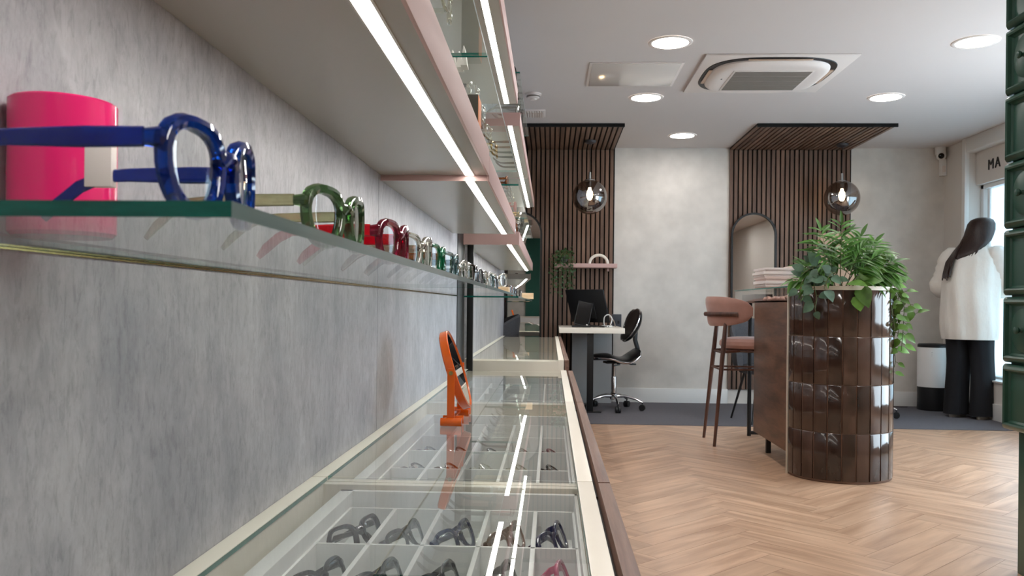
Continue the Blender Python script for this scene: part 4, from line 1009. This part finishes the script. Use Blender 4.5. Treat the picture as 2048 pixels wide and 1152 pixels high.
# ------------------------------------------------------------------ bar stool
def bar_stool():
    r = thing('bar_stool', 'pink velvet bar stool with slim dark wooden legs at the reception counter', 'bar stool', (1.42, 6.07, 0))
    cx, cy = 1.42, 6.07
    b = MB(); loops = []
    for rr, z in ((0.155, 0.665), (0.20, 0.668), (0.215, 0.690), (0.213, 0.715), (0.195, 0.735), (0.14, 0.744), (0.06, 0.746)):
        loops.append([(cx+rr*1.05*math.cos(2*PI*i/36), cy+rr*math.sin(2*PI*i/36), z) for i in range(36)])
    b.ring(loops); b.build('seat', VELVET, r)
    b = MB(); b.lathe([(0.0005,0.640),(0.17,0.642),(0.185,0.652),(0.18,0.666),(0.0005,0.668)], (cx, cy, 0), 28); b.build('seat_frame', LEGWOOD, r)
    # curved back cushion
    b = MB(); n = 22; loops = []
    for i in range(n+1):
        u = -1 + 2*i/n; a = PI + u*R(80)
        h = 0.105*(1-0.55*u*u*u*u) * (1 if abs(u) < 0.999 else 0.6); zc = 0.925 + 0.0*u
        th = 0.026*(1-0.35*u*u)
        zlo, zhi = zc-h*1.02, zc+h
        ri, ro = 0.225-th, 0.225+th
        pts = []
        for k in range(14):
            an = 2*PI*k/14; c, s_ = math.cos(an), math.sin(an)
            c = math.copysign(abs(c)**0.75, c); s_ = math.copysign(abs(s_)**0.75, s_)
            rr = 0.232 + th*c + 0.02*(1 if s_ > 0 else 0)*s_; z = zc + h*s_
            pts.append((cx+rr*1.22*math.cos(a), cy+rr*math.sin(a), z))
        loops.append(pts)
    b.ring(loops); b.build('backrest', VELVET, r)
    b = MB(); b.tube([(cx+0.272*1.20*math.cos(PI+R(t)), cy+0.272*math.sin(PI+R(t)), 0.905) for t in range(-62, 63, 4)], (0.011, 0.016), 10); b.build('back_rail', LEGWOOD, r)
    for s_ in (-1, 1):
        b = MB(); b.tube([(1.208, cy+s_*0.152, 0.895), (1.18, cy+s_*0.168, 0.60), (1.125, cy+s_*0.200, 0.0)], [0.0145, 0.0165, 0.0105], 12); b.build('leg', LEGWOOD, r)
        b = MB(); b.tube([(1.53, cy+s_*0.13, 0.65), (1.60, cy+s_*0.18, 0.0)], [0.016, 0.0105], 12); b.build('leg', LEGWOOD, r)
    b = MB()
    q = [(1.187, cy-0.164, 0.64), (1.187, cy+0.164, 0.64)]; b.tube(q, 0.009, 8)
    zs = 0.525
    for p0, p1 in (((1.172, cy-0.172), (1.172, cy+0.172)), ((1.172, cy-0.172), (1.545, cy-0.140)), ((1.172, cy+0.172), (1.545, cy+0.140)), ((1.545, cy-0.14), (1.545, cy+0.14))):
        b.tube([(p0[0], p0[1], zs), (p1[0], p1[1], zs)], 0.007, 8)
    for s_ in (-1, 1): b.tube([(1.187, cy+s_*0.162, 0.645), (1.36, cy+s_*0.12, 0.655)], 0.010, 8)
    b.build('stretcher', LEGWOOD, r)
bar_stool()

# charcoal chair behind the counter
def shell_chair(cx, cy, rz, label, mat, seat=0.46, top=0.86):
    r = thing('tub_chair', label, 'chair', (cx, cy, 0), rz, local=True, group='charcoal tub chairs')
    b = MB(); loops = []
    for rr, z in ((0.16, seat-0.06), (0.215, seat-0.05), (0.225, seat-0.01), (0.19, seat+0.012), (0.05, seat+0.016)): loops.append([(rr*math.cos(2*PI*i/28), rr*math.sin(2*PI*i/28), z) for i in range(28)])
    b.ring(loops); b.build('seat', mat, r)
    b = MB(); n = 24; loops = []
    for i in range(n+1):
        u = -1+2*i/n; a = -PI/2 + u*R(100); zt = top - (top-seat-0.17)*abs(u)**2.4; zb = seat-0.03
        pts = []
        for k in range(12):
            an = 2*PI*k/12; c, s_ = math.cos(an), math.sin(an); c = math.copysign(abs(c)**0.8, c); s_ = math.copysign(abs(s_)**0.6, s_)
            z = (zt+zb)/2 + (zt-zb)/2*s_; rr = 0.238 + 0.028*c + 0.05*(z-zb)/(top-zb)
            pts.append((rr*math.cos(a), rr*math.sin(a), z))
        loops.append(pts)
    b.ring(loops); b.build('backrest', mat, r)
    for sx in (-1, 1):
        for sy in (-1, 1):
            b = MB(); b.tube([(sx*0.13, sy*0.13, seat-0.055), (sx*0.21, sy*0.22, 0.0045)], [0.012, 0.008], 10); b.build('leg', BLACK, r)
    return r
ch = shell_chair(1.80, 7.20, R(190), 'charcoal tub chair mostly hidden behind the bar stool and reception counter', CHARC)
dup(ch, (-0.60, 8.13, 0.004), R(100), 'charcoal tub chair back showing past the end of the grey display wall')

# ------------------------------------------------------------------ saddle chair
def saddle_chair(cx, cy, rz, label):
    r = thing('office_chair', label, 'chair', (cx, cy, 0.004), rz, local=True, group='black saddle chairs on chrome bases')
    # faces -X in local space
    def base_leg(a):
        c, s = math.cos(a), math.sin(a)
        b = MB(); b.tube([(0.03*c, 0.03*s, 0.125), (0.10*c, 0.10*s, 0.128), (0.20*c, 0.20*s, 0.105), (0.265*c, 0.265*s, 0.075)], [(0.020, 0.016), (0.018, 0.014), (0.014, 0.011), (0.011, 0.010)], 10, up=(0,0,1)); o = b.build('base_leg', CHROME, r)
        b = MB(); x, y = 0.262*c, 0.262*s
        for w in (-0.013, 0.013): b.cyl((x-s*(w-0.009), y+c*(w-0.009), 0.029), (x-s*(w+0.009), y+c*(w+0.009), 0.029), 0.029, n=18)
        b.cyl((x, y, 0.05), (x, y, 0.08), 0.006, n=8); b.build('caster', BLACKP, o)
    for k in range(5): base_leg(2*PI*k/5 + R(-28))
    b = MB(); b.lathe([(0.0005,0.09),(0.036,0.095),(0.036,0.145),(0.024,0.155),(0.024,0.30),(0.0225,0.303),(0.0135,0.305),(0.0135,0.435),(0.0005,0.435)], n=24); b.build('gas_lift', CHROME, r)
    b = MB(); b.box(-0.09, 0.09, -0.06, 0.06, 0.425, 0.445, 0.006); b.tube([(0.0, -0.06, 0.432), (0.0, -0.16, 0.425), (-0.06, -0.17, 0.415)], 0.007, 8); b.tube([(0.10,-0.05,0.435),(0.12,-0.15,0.43)],0.007,8); b.box(0.09,0.15,-0.18,-0.14,0.42,0.435,0.004); b.build('mechanism', BLACKP, r)
    # saddle seat: swept cross sections along x
    b = MB(); loops = []; e = []
    n = 16
    for i in range(n+1):
        u = i/n; x = -0.215 + 0.43*u
        zt = 0.515 + 0.012*math.sin(PI*min(1, u*1.35)) - 0.028*math.sin(PI*max(0, min(1, (u-0.35)/0.5))) + 0.055*max(0, (u-0.72)/0.28)**2
        hw = 0.195*(math.sin(PI*min(0.5, 0.06+u*0.62)))**0.6 * (1 if u < 0.9 else 1-0.7*((u-0.9)/0.1)**2*0.5)
        l = []
        for k in range(20):
            an = 2*PI*k/20; c, s = math.cos(an), math.sin(an); c = math.copysign(abs(c)**0.7, c)
            y = hw*c; dz = (0.024 if s > 0 else 0.030)*s - 0.045*(y/0.195)**2*(1-0.6*u)
            l.append((x, y, zt - 0.03 + dz))
        loops.append(l); e.append((x, -hw*1.01, zt-0.03-0.045*(hw/0.195)**2*(1-0.6*u)))
    b.ring(loops); b.build('seat', LEATHER, r)
    b = MB(); b.tube(e, (0.004, 0.008), 8); b.tube([(x, -y, z) for x, y, z in e], (0.004, 0.008), 8); b.build('seat_trim', CHROME, r)
    # backrest shell, leaning, with chrome rim
    T = Matrix.Translation((0.205, 0, 0.755)) @ Matrix.Rotation(R(24), 4, 'Y')
    b = MB(); loops = []
    def bw(v): return 0.165*(1-abs(v)**2.6)**0.5*(1+0.12*v) + 0.006
    for j in range(15):
        v = -1 + 2*j/14; z = 0.165*v; w = bw(v*0.995)
        l = []
        for k in range(20):
            an = 2*PI*k/20; c, s = math.cos(an), math.sin(an); y = w*math.copysign(abs(c)**0.8, c)
            th = 0.036*(1-0.7*abs(v)**3)
            l.append((-0.02 + th*s - 0.35*y*y/0.165*(-1) * 0 - 0.9*y*y + 0.03*v*v*-1, y, z))
        loops.append(l)
    b.ring(loops, M=T); b.build('backrest', LEATHER, r)
    b = MB(); P = []
    for j in range(44):
        t = 2*PI*j/44; v = 0.93*math.sin(t); y = math.copysign(1, math.cos(t))*bw(v)*0.985 if abs(math.cos(t)) > 0.02 else 0
        P.append((-0.03 - 0.9*y*y - 0.03*v*v, y*1.0, 0.165*v))
    b.tube(P, (0.007, 0.006), 8, closed=True, M=T); b.build('back_trim', CHROME, r)
    b = MB(); b.tube([(0.06, 0, 0.44), (0.17, 0, 0.445), (0.215, 0, 0.475), (0.225, 0, 0.56), (0.20, 0, 0.64), (0.205, 0, 0.72)], (0.022, 0.006), 8, up=(0,1,0)); b.build('back_support', BLACKP, r)
    return r
oc = saddle_chair(0.585, 7.85, R(14), 'black saddle chair with chrome base at the white desk')
dup(oc, (2.76, 7.62, 0.004), R(150), 'black office chair hidden by the tiled counter, one caster showing beside it')

# ------------------------------------------------------------------ green drawer unit
def green_unit():
    X = 1.685; W_ = 0.244; H_ = 0.2437
    y1 = 3.205
    ncol = 3; z0 = 0.515
    r = thing('drawer_cabinet', 'tall forest green cabinet of carved square drawers at the right edge', 'cabinet', (2.0, y1-0.4, 0))
    nrow = 8
    b = MB(); b.box(X, 2.35, y1-0.02-ncol*W_, y1-0.012, z0, z0+nrow*H_+0.06, 0.001); b.build('carcass', GREENCAB, r)
    b = MB(); b.box(X+0.012, 2.33, y1-0.02-ncol*W_, y1-0.045, 0, z0, 0.002); b.build('plinth', GREENCAB, r)
    for c in range(ncol):
        for k in range(nrow):
            ya, yb = y1-(c+1)*W_+0.002, y1-c*W_-0.002; za, zb_ = z0+k*H_+0.003, z0+(k+1)*H_-0.003
            yc, zc = (ya+yb)/2, (za+zb_)/2; hw, hh = (yb-ya)/2, (zb_-za)/2
            b = MB()
            def rect(d, x): return [(x, yc-hw+d, zc-hh+d), (x, yc+hw-d, zc-hh+d), (x, yc+hw-d, zc+hh-d), (x, yc-hw+d, zc+hh-d)]
            loops = [rect(0, X-0.0005), rect(0, X-0.016), rect(0.003, X-0.022), rect(0.010, X-0.030), rect(0.018, X-0.034), rect(0.024, X-0.030), rect(0.027, X-0.018), rect(0.034, X-0.012)]
            b.ring(loops, True, False, cap=False)
            if (k + c) % 2 == 1:
                inn = rect(0.034, X-0.012); b._new(inn, [(0,1,2,3)])
                prof = [(0.078, -0.012), (0.078, -0.018), (0.070, -0.022), (0.0005, -0.024)]
                loops = [[(X+dx, yc+rr*math.cos(2*PI*i/36), zc+rr*math.sin(2*PI*i/36)) for i in range(36)] for rr, dx in prof]
                b.ring(loops, cap=False)
            else:
                inn = rect(0.034, X-0.012); b._new(inn + [(X-0.028, yc, zc)], [(0,1,4),(1,2,4),(2,3,4),(3,0,4)])
            dr = b.build('drawer', GREENCAB, r, smooth=25)
            if (k + c) % 2 == 1:
                b = MB(); loops = [[(X+dx, yc+rr*math.cos(2*PI*i/20), zc+rr*math.sin(2*PI*i/20)) for i in range(20)] for rr, dx in [(0.009,-0.023),(0.006,-0.030),(0.011,-0.036),(0.014,-0.042),(0.011,-0.048),(0.001,-0.051)]]
                b.ring(loops); b.build('knob', GREENCAB, dr)
green_unit()

# ------------------------------------------------------------------ window corner
def bin_():
    cx, cy = 3.62, 8.22; Rb = 0.138
    r = thing('waste_bin', 'white and black round bin in the corner beside the person', 'bin', (cx, cy, 0.004))
    b = MB(); b.lathe([(0.0005,0.004),(Rb*0.98,0.005),(Rb,0.02),(Rb,0.222),(0.0005,0.224)], (cx, cy, 0), 40); b.build('base', BLACKP, r)
    b = MB(); b.lathe([(0.0005,0.224),(Rb+0.002,0.2245),(Rb+0.002,0.59),(Rb-0.002,0.596),(0.0005,0.597)], (cx, cy, 0), 40); b.build('body', WHITEC, r)
    b = MB(); b.lathe([(0.0005,0.5975),(Rb,0.5978),(Rb,0.618),(Rb-0.008,0.628),(0.05,0.634),(0.0005,0.635)], (cx, cy, 0), 40); b.build('lid', BLACKP, r)
    b = MB()
    for w, z in ((0.03, 0.55), (0.02, 0.53), (0.008, 0.515)):
        pts = [(cx-0.012+(Rb+0.0032)*math.sin(-0.42+t*w*3/4), cy-(Rb+0.0032)*math.cos(-0.42+t*w*3/4), z) for t in (-1, -0.5, 0, 0.5, 1)]
        b.tube(pts, (0.0008, 0.004), 6)
    b.build('badge', pm('grey_print', (150, 150, 154), 0.6, var=0.02), r)
bin_()
r = thing('security_camera', 'small white dome security camera in the corner under the ceiling', 'camera', (3.765, 8.44, CE))
b = MB(); b.lathe([(0.0005,-0.075),(0.045,-0.075),(0.05,-0.068),(0.05,-0.0005)], (3.765, 8.44, CE), 28); b.ball((3.765, 8.425, CE-0.085), 0.046, 20, 14); b.build('housing', WHITEC, r)
b = MB(); b.ball((3.752, 8.392, CE-0.092), 0.028, 16, 12); b.build('lens_dome', SCREEN, r)
r = thing('motion_sensor', 'slim white sensor box on the corner wall below the security camera', 'sensor', (3.80, 8.46, 2.25))
b = MB(); b.box(3.775, 3.828, 8.44, 8.4995, 2.255, 2.42, 0.008); b.build('housing', WHITEC, r)
b = MB(); b.box(3.785, 3.818, 8.4365, 8.4405, 2.29, 2.35, 0.003); b.build('sensor_window', ACWHITE, r)
cable([(2.95,8.47,0.62),(2.95,8.47,0.50),(2.965,8.47,0.35),(3.0,8.47,0.24),(3.08,8.46,0.12),(3.16,8.44,0.06),(3.3,8.40,0.012),(3.45,8.38,0.010)], 0.004, BLACKP, 'thin black cable hanging down the wall behind the trailing plant')
b = MB(); b.box(2.925, 2.975, 8.452, 8.478, 0.60, 0.67, 0.006); b.box(2.91, 2.99, 8.478, 8.4995, 0.59, 0.68, 0.003, mi=1); o = b.build('wall_plug', [BLACKP, WHITEC]); tag(o, 'black plug in a socket behind the trailing plant', 'plug')

# ------------------------------------------------------------------ person at the window
def loft(b, rings, n=40, amp=0.0, k=7, seed=0, cap=True):
    rnd = random.Random(seed); ph = [rnd.uniform(0, 6.28) for _ in range(8)]; loops = []
    for j, (cx, cy, cz, rx, ry, rot) in enumerate(rings):
        l = []
        for i in range(n):
            a = 2*PI*i/n
            f = 1 + amp*(0.5*math.sin(k*a + ph[0] + 0.5*math.sin(cz*9+ph[1])) + 0.35*math.sin((k+4)*a + ph[2] + cz*5) + 0.3*math.sin(3*a+ph[3]+cz*14))
            x, y = rx*f*math.cos(a), ry*f*math.sin(a)
            l.append((cx + x*math.cos(rot) - y*math.sin(rot), cy + x*math.sin(rot) + y*math.cos(rot), cz))
        loops.append(l)
    b.ring(loops, cap=cap)
def smooth_rings(rs, sub=4):
    out = []
    for i in range(len(rs)-1):
        p0 = rs[max(0,i-1)]; p1 = rs[i]; p2 = rs[i+1]; p3 = rs[min(len(rs)-1,i+2)]
        for j in range(sub):
            t = j/sub
            out.append(tuple(0.5*((2*b_)+(c_-a_)*t+(2*a_-5*b_+4*c_-d_)*t*t+(3*b_-a_-3*c_+d_)*t*t*t) for a_, b_, c_, d_ in zip(p0, p1, p2, p3)))
    out.append(rs[-1]); return out
def person():
    ang = R(-50)
    r = thing('person', 'person in a white oversized shirt and black trousers leaning at the shop window', 'person', (3.68, 7.66, 0.004), ang, local=True)
    # local: faces +Y, right = +X
    V = [  # skeleton: name, pos, radius
        ('pel', (0, 0, 0.93), 0.125), ('abd', (0, 0.0, 1.08), 0.115), ('che', (0.0, 0.05, 1.30), 0.13), ('ster', (0.0, 0.085, 1.44), 0.10), ('nek', (0.01, 0.125, 1.53), 0.052), ('nek2', (0.015, 0.155, 1.57), 0.050),
        ('hd1', (0.02, 0.195, 1.63), 0.080), ('hd2', (0.02, 0.195, 1.69), 0.082),
        ('hipL', (-0.09, 0, 0.90), 0.095), ('kneL', (-0.10, 0.03, 0.49), 0.058), ('ankL', (-0.11, -0.02, 0.09), 0.040), ('toeL', (-0.13, 0.13, 0.035), 0.032),
        ('hipR', (0.09, 0, 0.90), 0.095), ('kneR', (0.10, 0.05, 0.49), 0.058), ('ankR', (0.11, 0.0, 0.09), 0.040), ('toeR', (0.13, 0.15, 0.035), 0.032),
        ('shL', (-0.19, 0.085, 1.42), 0.055), ('elL', (-0.285, 0.09, 1.15), 0.040), ('wrL', (-0.14, 0.28, 1.08), 0.026), ('plL', (-0.11, 0.34, 1.07), 0.030),
        ('shR', (0.19, 0.085, 1.42), 0.055), ('elR', (0.27, 0.13, 1.15), 0.040), ('wrR', (0.13, 0.31, 1.10), 0.026), ('plR', (0.10, 0.37, 1.09), 0.030)]
    ix = {v[0]: i for i, v in enumerate(V)}
    E_ = [('pel','abd'),('abd','che'),('che','ster'),('ster','nek'),('nek','nek2'),('nek2','hd1'),('hd1','hd2'),('pel','hipL'),('hipL','kneL'),('kneL','ankL'),('ankL','toeL'),('pel','hipR'),('hipR','kneR'),('kneR','ankR'),('ankR','toeR'),
          ('ster','shL'),('shL','elL'),('elL','wrL'),('wrL','plL'),('ster','shR'),('shR','elR'),('elR','wrR'),('wrR','plR')]
    vs = [v[1] for v in V]; es = [(ix[a], ix[b_]) for a, b_ in E_]; rad = [v[2] for v in V]
    for s, pl in ((-1, 'plL'), (1, 'plR')):
        p = Vector(V[ix[pl]][1])
        for f in range(5):
            if f < 4: o = Vector((s*(0.022-0.015*f), 0.030+0.004*(1.5-abs(f-1.5)), 0.0)); d = Vector((0.0, 1, -0.25)); L = [0.028,0.033,0.032,0.024][f]
            else: o = Vector((-s*0.026, 0.0, 0.008)); d = Vector((-s*0.7, 0.7, 0.1)); L = 0.026
            q0 = p + o; q1 = q0 + d.normalized()*L; q2 = q1 + (d.normalized() + Vector((0,-0.15,-0.5))).normalized()*L*0.8
            k = len(vs); vs += [tuple(q0), tuple(q1), tuple(q2)]; rad += [0.0095, 0.0088, 0.0075]; es += [(ix[pl], k), (k, k+1), (k+1, k+2)]
    me = bpy.data.meshes.new('body'); me.from_pydata(vs, es, [])
    o = bpy.data.objects.new('body', me); COL.objects.link(o); o.parent = r
    sk = o.modifiers.new('Skin', 'SKIN'); sk.use_smooth_shade = True
    for i, rv in enumerate(rad): me.skin_vertices[0].data[i].radius = (rv, rv)
    me.skin_vertices[0].data[0].use_root = True
    sb = o.modifiers.new('Sub', 'SUBSURF'); sb.levels = 2; sb.render_levels = 2
    dg = bpy.context.evaluated_depsgraph_get(); dg.update()
    m2 = bpy.data.meshes.new_from_object(o.evaluated_get(dg)); o.modifiers.clear(); o.data = m2; m2.materials.append(SKIN)
    m2.polygons.foreach_set('use_smooth', [True]*len(m2.polygons))
    # face features on the far side of the head
    HX, HY, HZ = 0.02, 0.195, 1.665
    b = MB(); b.ball((HX, HY+0.093, HZ-0.008), 0.016, 10, 8, s=(0.8,1,1.3)); b.build('nose', SKIN, r)
    b = MB(); b.tube([(HX-0.022,HY+0.083,HZ-0.045),(HX,HY+0.089,HZ-0.047),(HX+0.022,HY+0.083,HZ-0.045)], 0.005, 6); b.build('mouth', pm('lips', (176, 96, 92), 0.5, var=0.02), r)
    for s in (-1, 1):
        b = MB(); b.ball((HX+s*0.032, HY+0.074, HZ+0.017), 0.011, 10, 8); b.build('eye', WHITEC, r)
        b = MB(); b.ball((HX+s*0.082, HY, HZ), 0.022, 10, 8, s=(0.4,0.7,1.2)); b.build('ear', SKIN, r)
    # shirt
    rs = [(0.0,0.0,0.690,0.222,0.160,0.0),(0.0,0.0,0.70,0.226,0.165,0.0),(0,0.0,0.80,0.236,0.176,0.0),(0,0.01,1.0,0.238,0.182,0.0),(0,0.03,1.18,0.240,0.178,0.0),(0,0.06,1.32,0.240,0.168,0),(0,0.08,1.41,0.226,0.146,0),(0,0.095,1.47,0.180,0.118,0),(0.005,0.112,1.515,0.110,0.088,0),(0.01,0.125,1.54,0.070,0.068,0)]
    b = MB(); loft(b, smooth_rings(rs, 5), 96, 0.05, 7, 3, cap=False)
    b.build('shirt', SHIRT, r, smooth=60)
    for s, sh, el, wr in ((-1, 'shL', 'elL', 'wrL'), (1, 'shR', 'elR', 'wrR')):
        p0, p1, p2 = [Vector(V[ix[q]][1]) for q in (sh, el, wr)]
        P = [p0+Vector((-s*0.05,0,0.0)), p0+Vector((s*0.01,0,-0.01)), p0.lerp(p1,0.35), p0.lerp(p1,0.7), p1+Vector((s*0.012,-0.008,0)), p1.lerp(p2,0.3), p1.lerp(p2,0.65), p1.lerp(p2,0.93)]
        Q = []; rr = []
        ra = [0.080,0.100,0.106,0.102,0.092,0.080,0.066,0.050]
        for i in range(len(P)-1):
            for j in range(4):
                t = j/4; a_, b_, c_, d_ = P[max(0,i-1)], P[i], P[i+1], P[min(len(P)-1,i+2)]
                Q.append(0.5*((2*b_)+(c_-a_)*t+(2*a_-5*b_+4*c_-d_)*t*t+(3*b_-a_-3*c_+d_)*t*t*t)); rr.append((ra[i]*(1-t)+ra[i+1]*t)*(1+0.05*math.sin(len(Q)*2.1)))
        b = MB(); b.tube(Q, rr, 24); b.build('sleeve', SHIRT, r, smooth=60)
    # wide trousers
    for s in (-1, 1):
        x = s*0.095; y0 = 0.0 if s > 0 else -0.02
        rs = [(x*1.1, y0+0.02, 0.028, 0.098, 0.128, 0), (x*1.1, y0+0.02, 0.06, 0.098, 0.122, 0), (x*1.08, y0+0.03, 0.30, 0.094, 0.108, 0), (x*1.0, y0+0.035, 0.52, 0.094, 0.106, 0), (x*0.95, 0.01, 0.75, 0.106, 0.122, 0), (x*0.8, 0, 0.92, 0.108, 0.128, 0), (x*0.6, 0, 1.0, 0.09, 0.12, 0)]
        b = MB(); loft(b, smooth_rings(rs, 5), 40, 0.04, 5, 5+s, cap=False); b.build('trouser_leg', TROUSER, r, smooth=60)
        b = MB(); c = (x*1.18, y0+0.06)
        loops = []
        for z, k in ((0.0, 0.94), (0.012, 1.0), (0.03, 0.98), (0.055, 0.86), (0.075, 0.6)):
            loops.append([(c[0]+s*0.02*math.sin(t)*0 + 0.045*k*math.cos(t)*(1.1 if math.sin(t) > 0 else 0.9), c[1]+0.135*k*math.sin(t)-(1-k)*0.03, z) for t in [2*PI*i/24 for i in range(24)]])
        b.ring(loops); b.build('shoe', SHOE, r)
    # long hair, falling over the back and the left shoulder
    b = MB()
    def hring(z, rx, ry, cy, cx=0.0): return [(cx + rx*math.cos(2*PI*i/48)*(1+0.02*math.sin(9*i*2*PI/48)), cy + ry*math.sin(2*PI*i/48), z) for i in range(48)]
    loops = []
    for z, rx, ry, cy, cx in ((1.772,0.012,0.012,0.188,0.02),(1.768,0.045,0.05,0.186,0.02),(1.750,0.076,0.080,0.180,0.02),(1.715,0.095,0.099,0.170,0.02),(1.66,0.102,0.100,0.155,0.018),(1.61,0.104,0.088,0.130,0.014),(1.56,0.108,0.075,0.095,0.006),(1.52,0.112,0.062,0.055,-0.004),(1.48,0.108,0.048,0.012,-0.018),(1.44,0.085,0.035,-0.030,-0.04),(1.41,0.05,0.022,-0.052,-0.06),(1.39,0.012,0.012,-0.06,-0.07)):
        k_ = 1.16 if z > 1.55 else 1.05
        loops.append(hring(z, rx*k_, ry*k_, cy, cx))
    b.ring(loops); 
    rnd = random.Random(9)
    def lock(pts, w):
        b.tube(pts, [(w*(0.9-0.75*(i/(len(pts)-1))**2), w*0.35) for i in range(len(pts))], 8)
    for k in range(9):
        t = k/8; x0 = -0.080+0.03*t
        lock([(x0, 0.15-0.05*t, 1.64), (x0-0.03, 0.10-0.06*t, 1.56), (x0-0.065+0.02*t, 0.02-0.06*t, 1.47), (x0-0.09+0.04*t, -0.07-0.035*t, 1.37), (x0-0.085+0.04*t+rnd.uniform(-.01,.01), -0.13-0.02*t, 1.29-0.05*rnd.random()), (x0-0.085+0.04*t, -0.155-0.01*t, 1.20+0.05*rnd.random())], 0.020)
    for k in range(7):
        x0 = -0.03+0.02*k
        lock([(x0, 0.075, 1.60), (x0-0.01, 0.035, 1.53), (x0-0.02, -0.02, 1.47), (x0-0.03, -0.055, 1.42-0.02*rnd.random())], 0.02)
    b.build('hair', HAIR, r, smooth=60)
person()

# ------------------------------------------------------------------ daylight and colour
w = bpy.data.worlds.new('world'); scn.world = w; w.use_nodes = True
nt = w.node_tree; bg = nt.nodes['Background']
bg.inputs['Color'].default_value = (0.74, 0.88, 1.0, 1); bg.inputs['Strength'].default_value = 8.0
scn.view_settings.view_transform = 'Standard'; scn.view_settings.look = 'None'
scn.view_settings.exposure = 0.65; scn.view_settings.gamma = 1.0; scn.view_settings.use_curve_mapping = False
scn.cycles.max_bounces = 10; scn.cycles.diffuse_bounces = 5; scn.cycles.glossy_bounces = 5; scn.cycles.transmission_bounces = 8; scn.cycles.transparent_max_bounces = 24
scn.cycles.sample_clamp_indirect = 6.0; scn.cycles.caustics_reflective = False; scn.cycles.caustics_refractive = False
scn.cycles.use_denoising = True
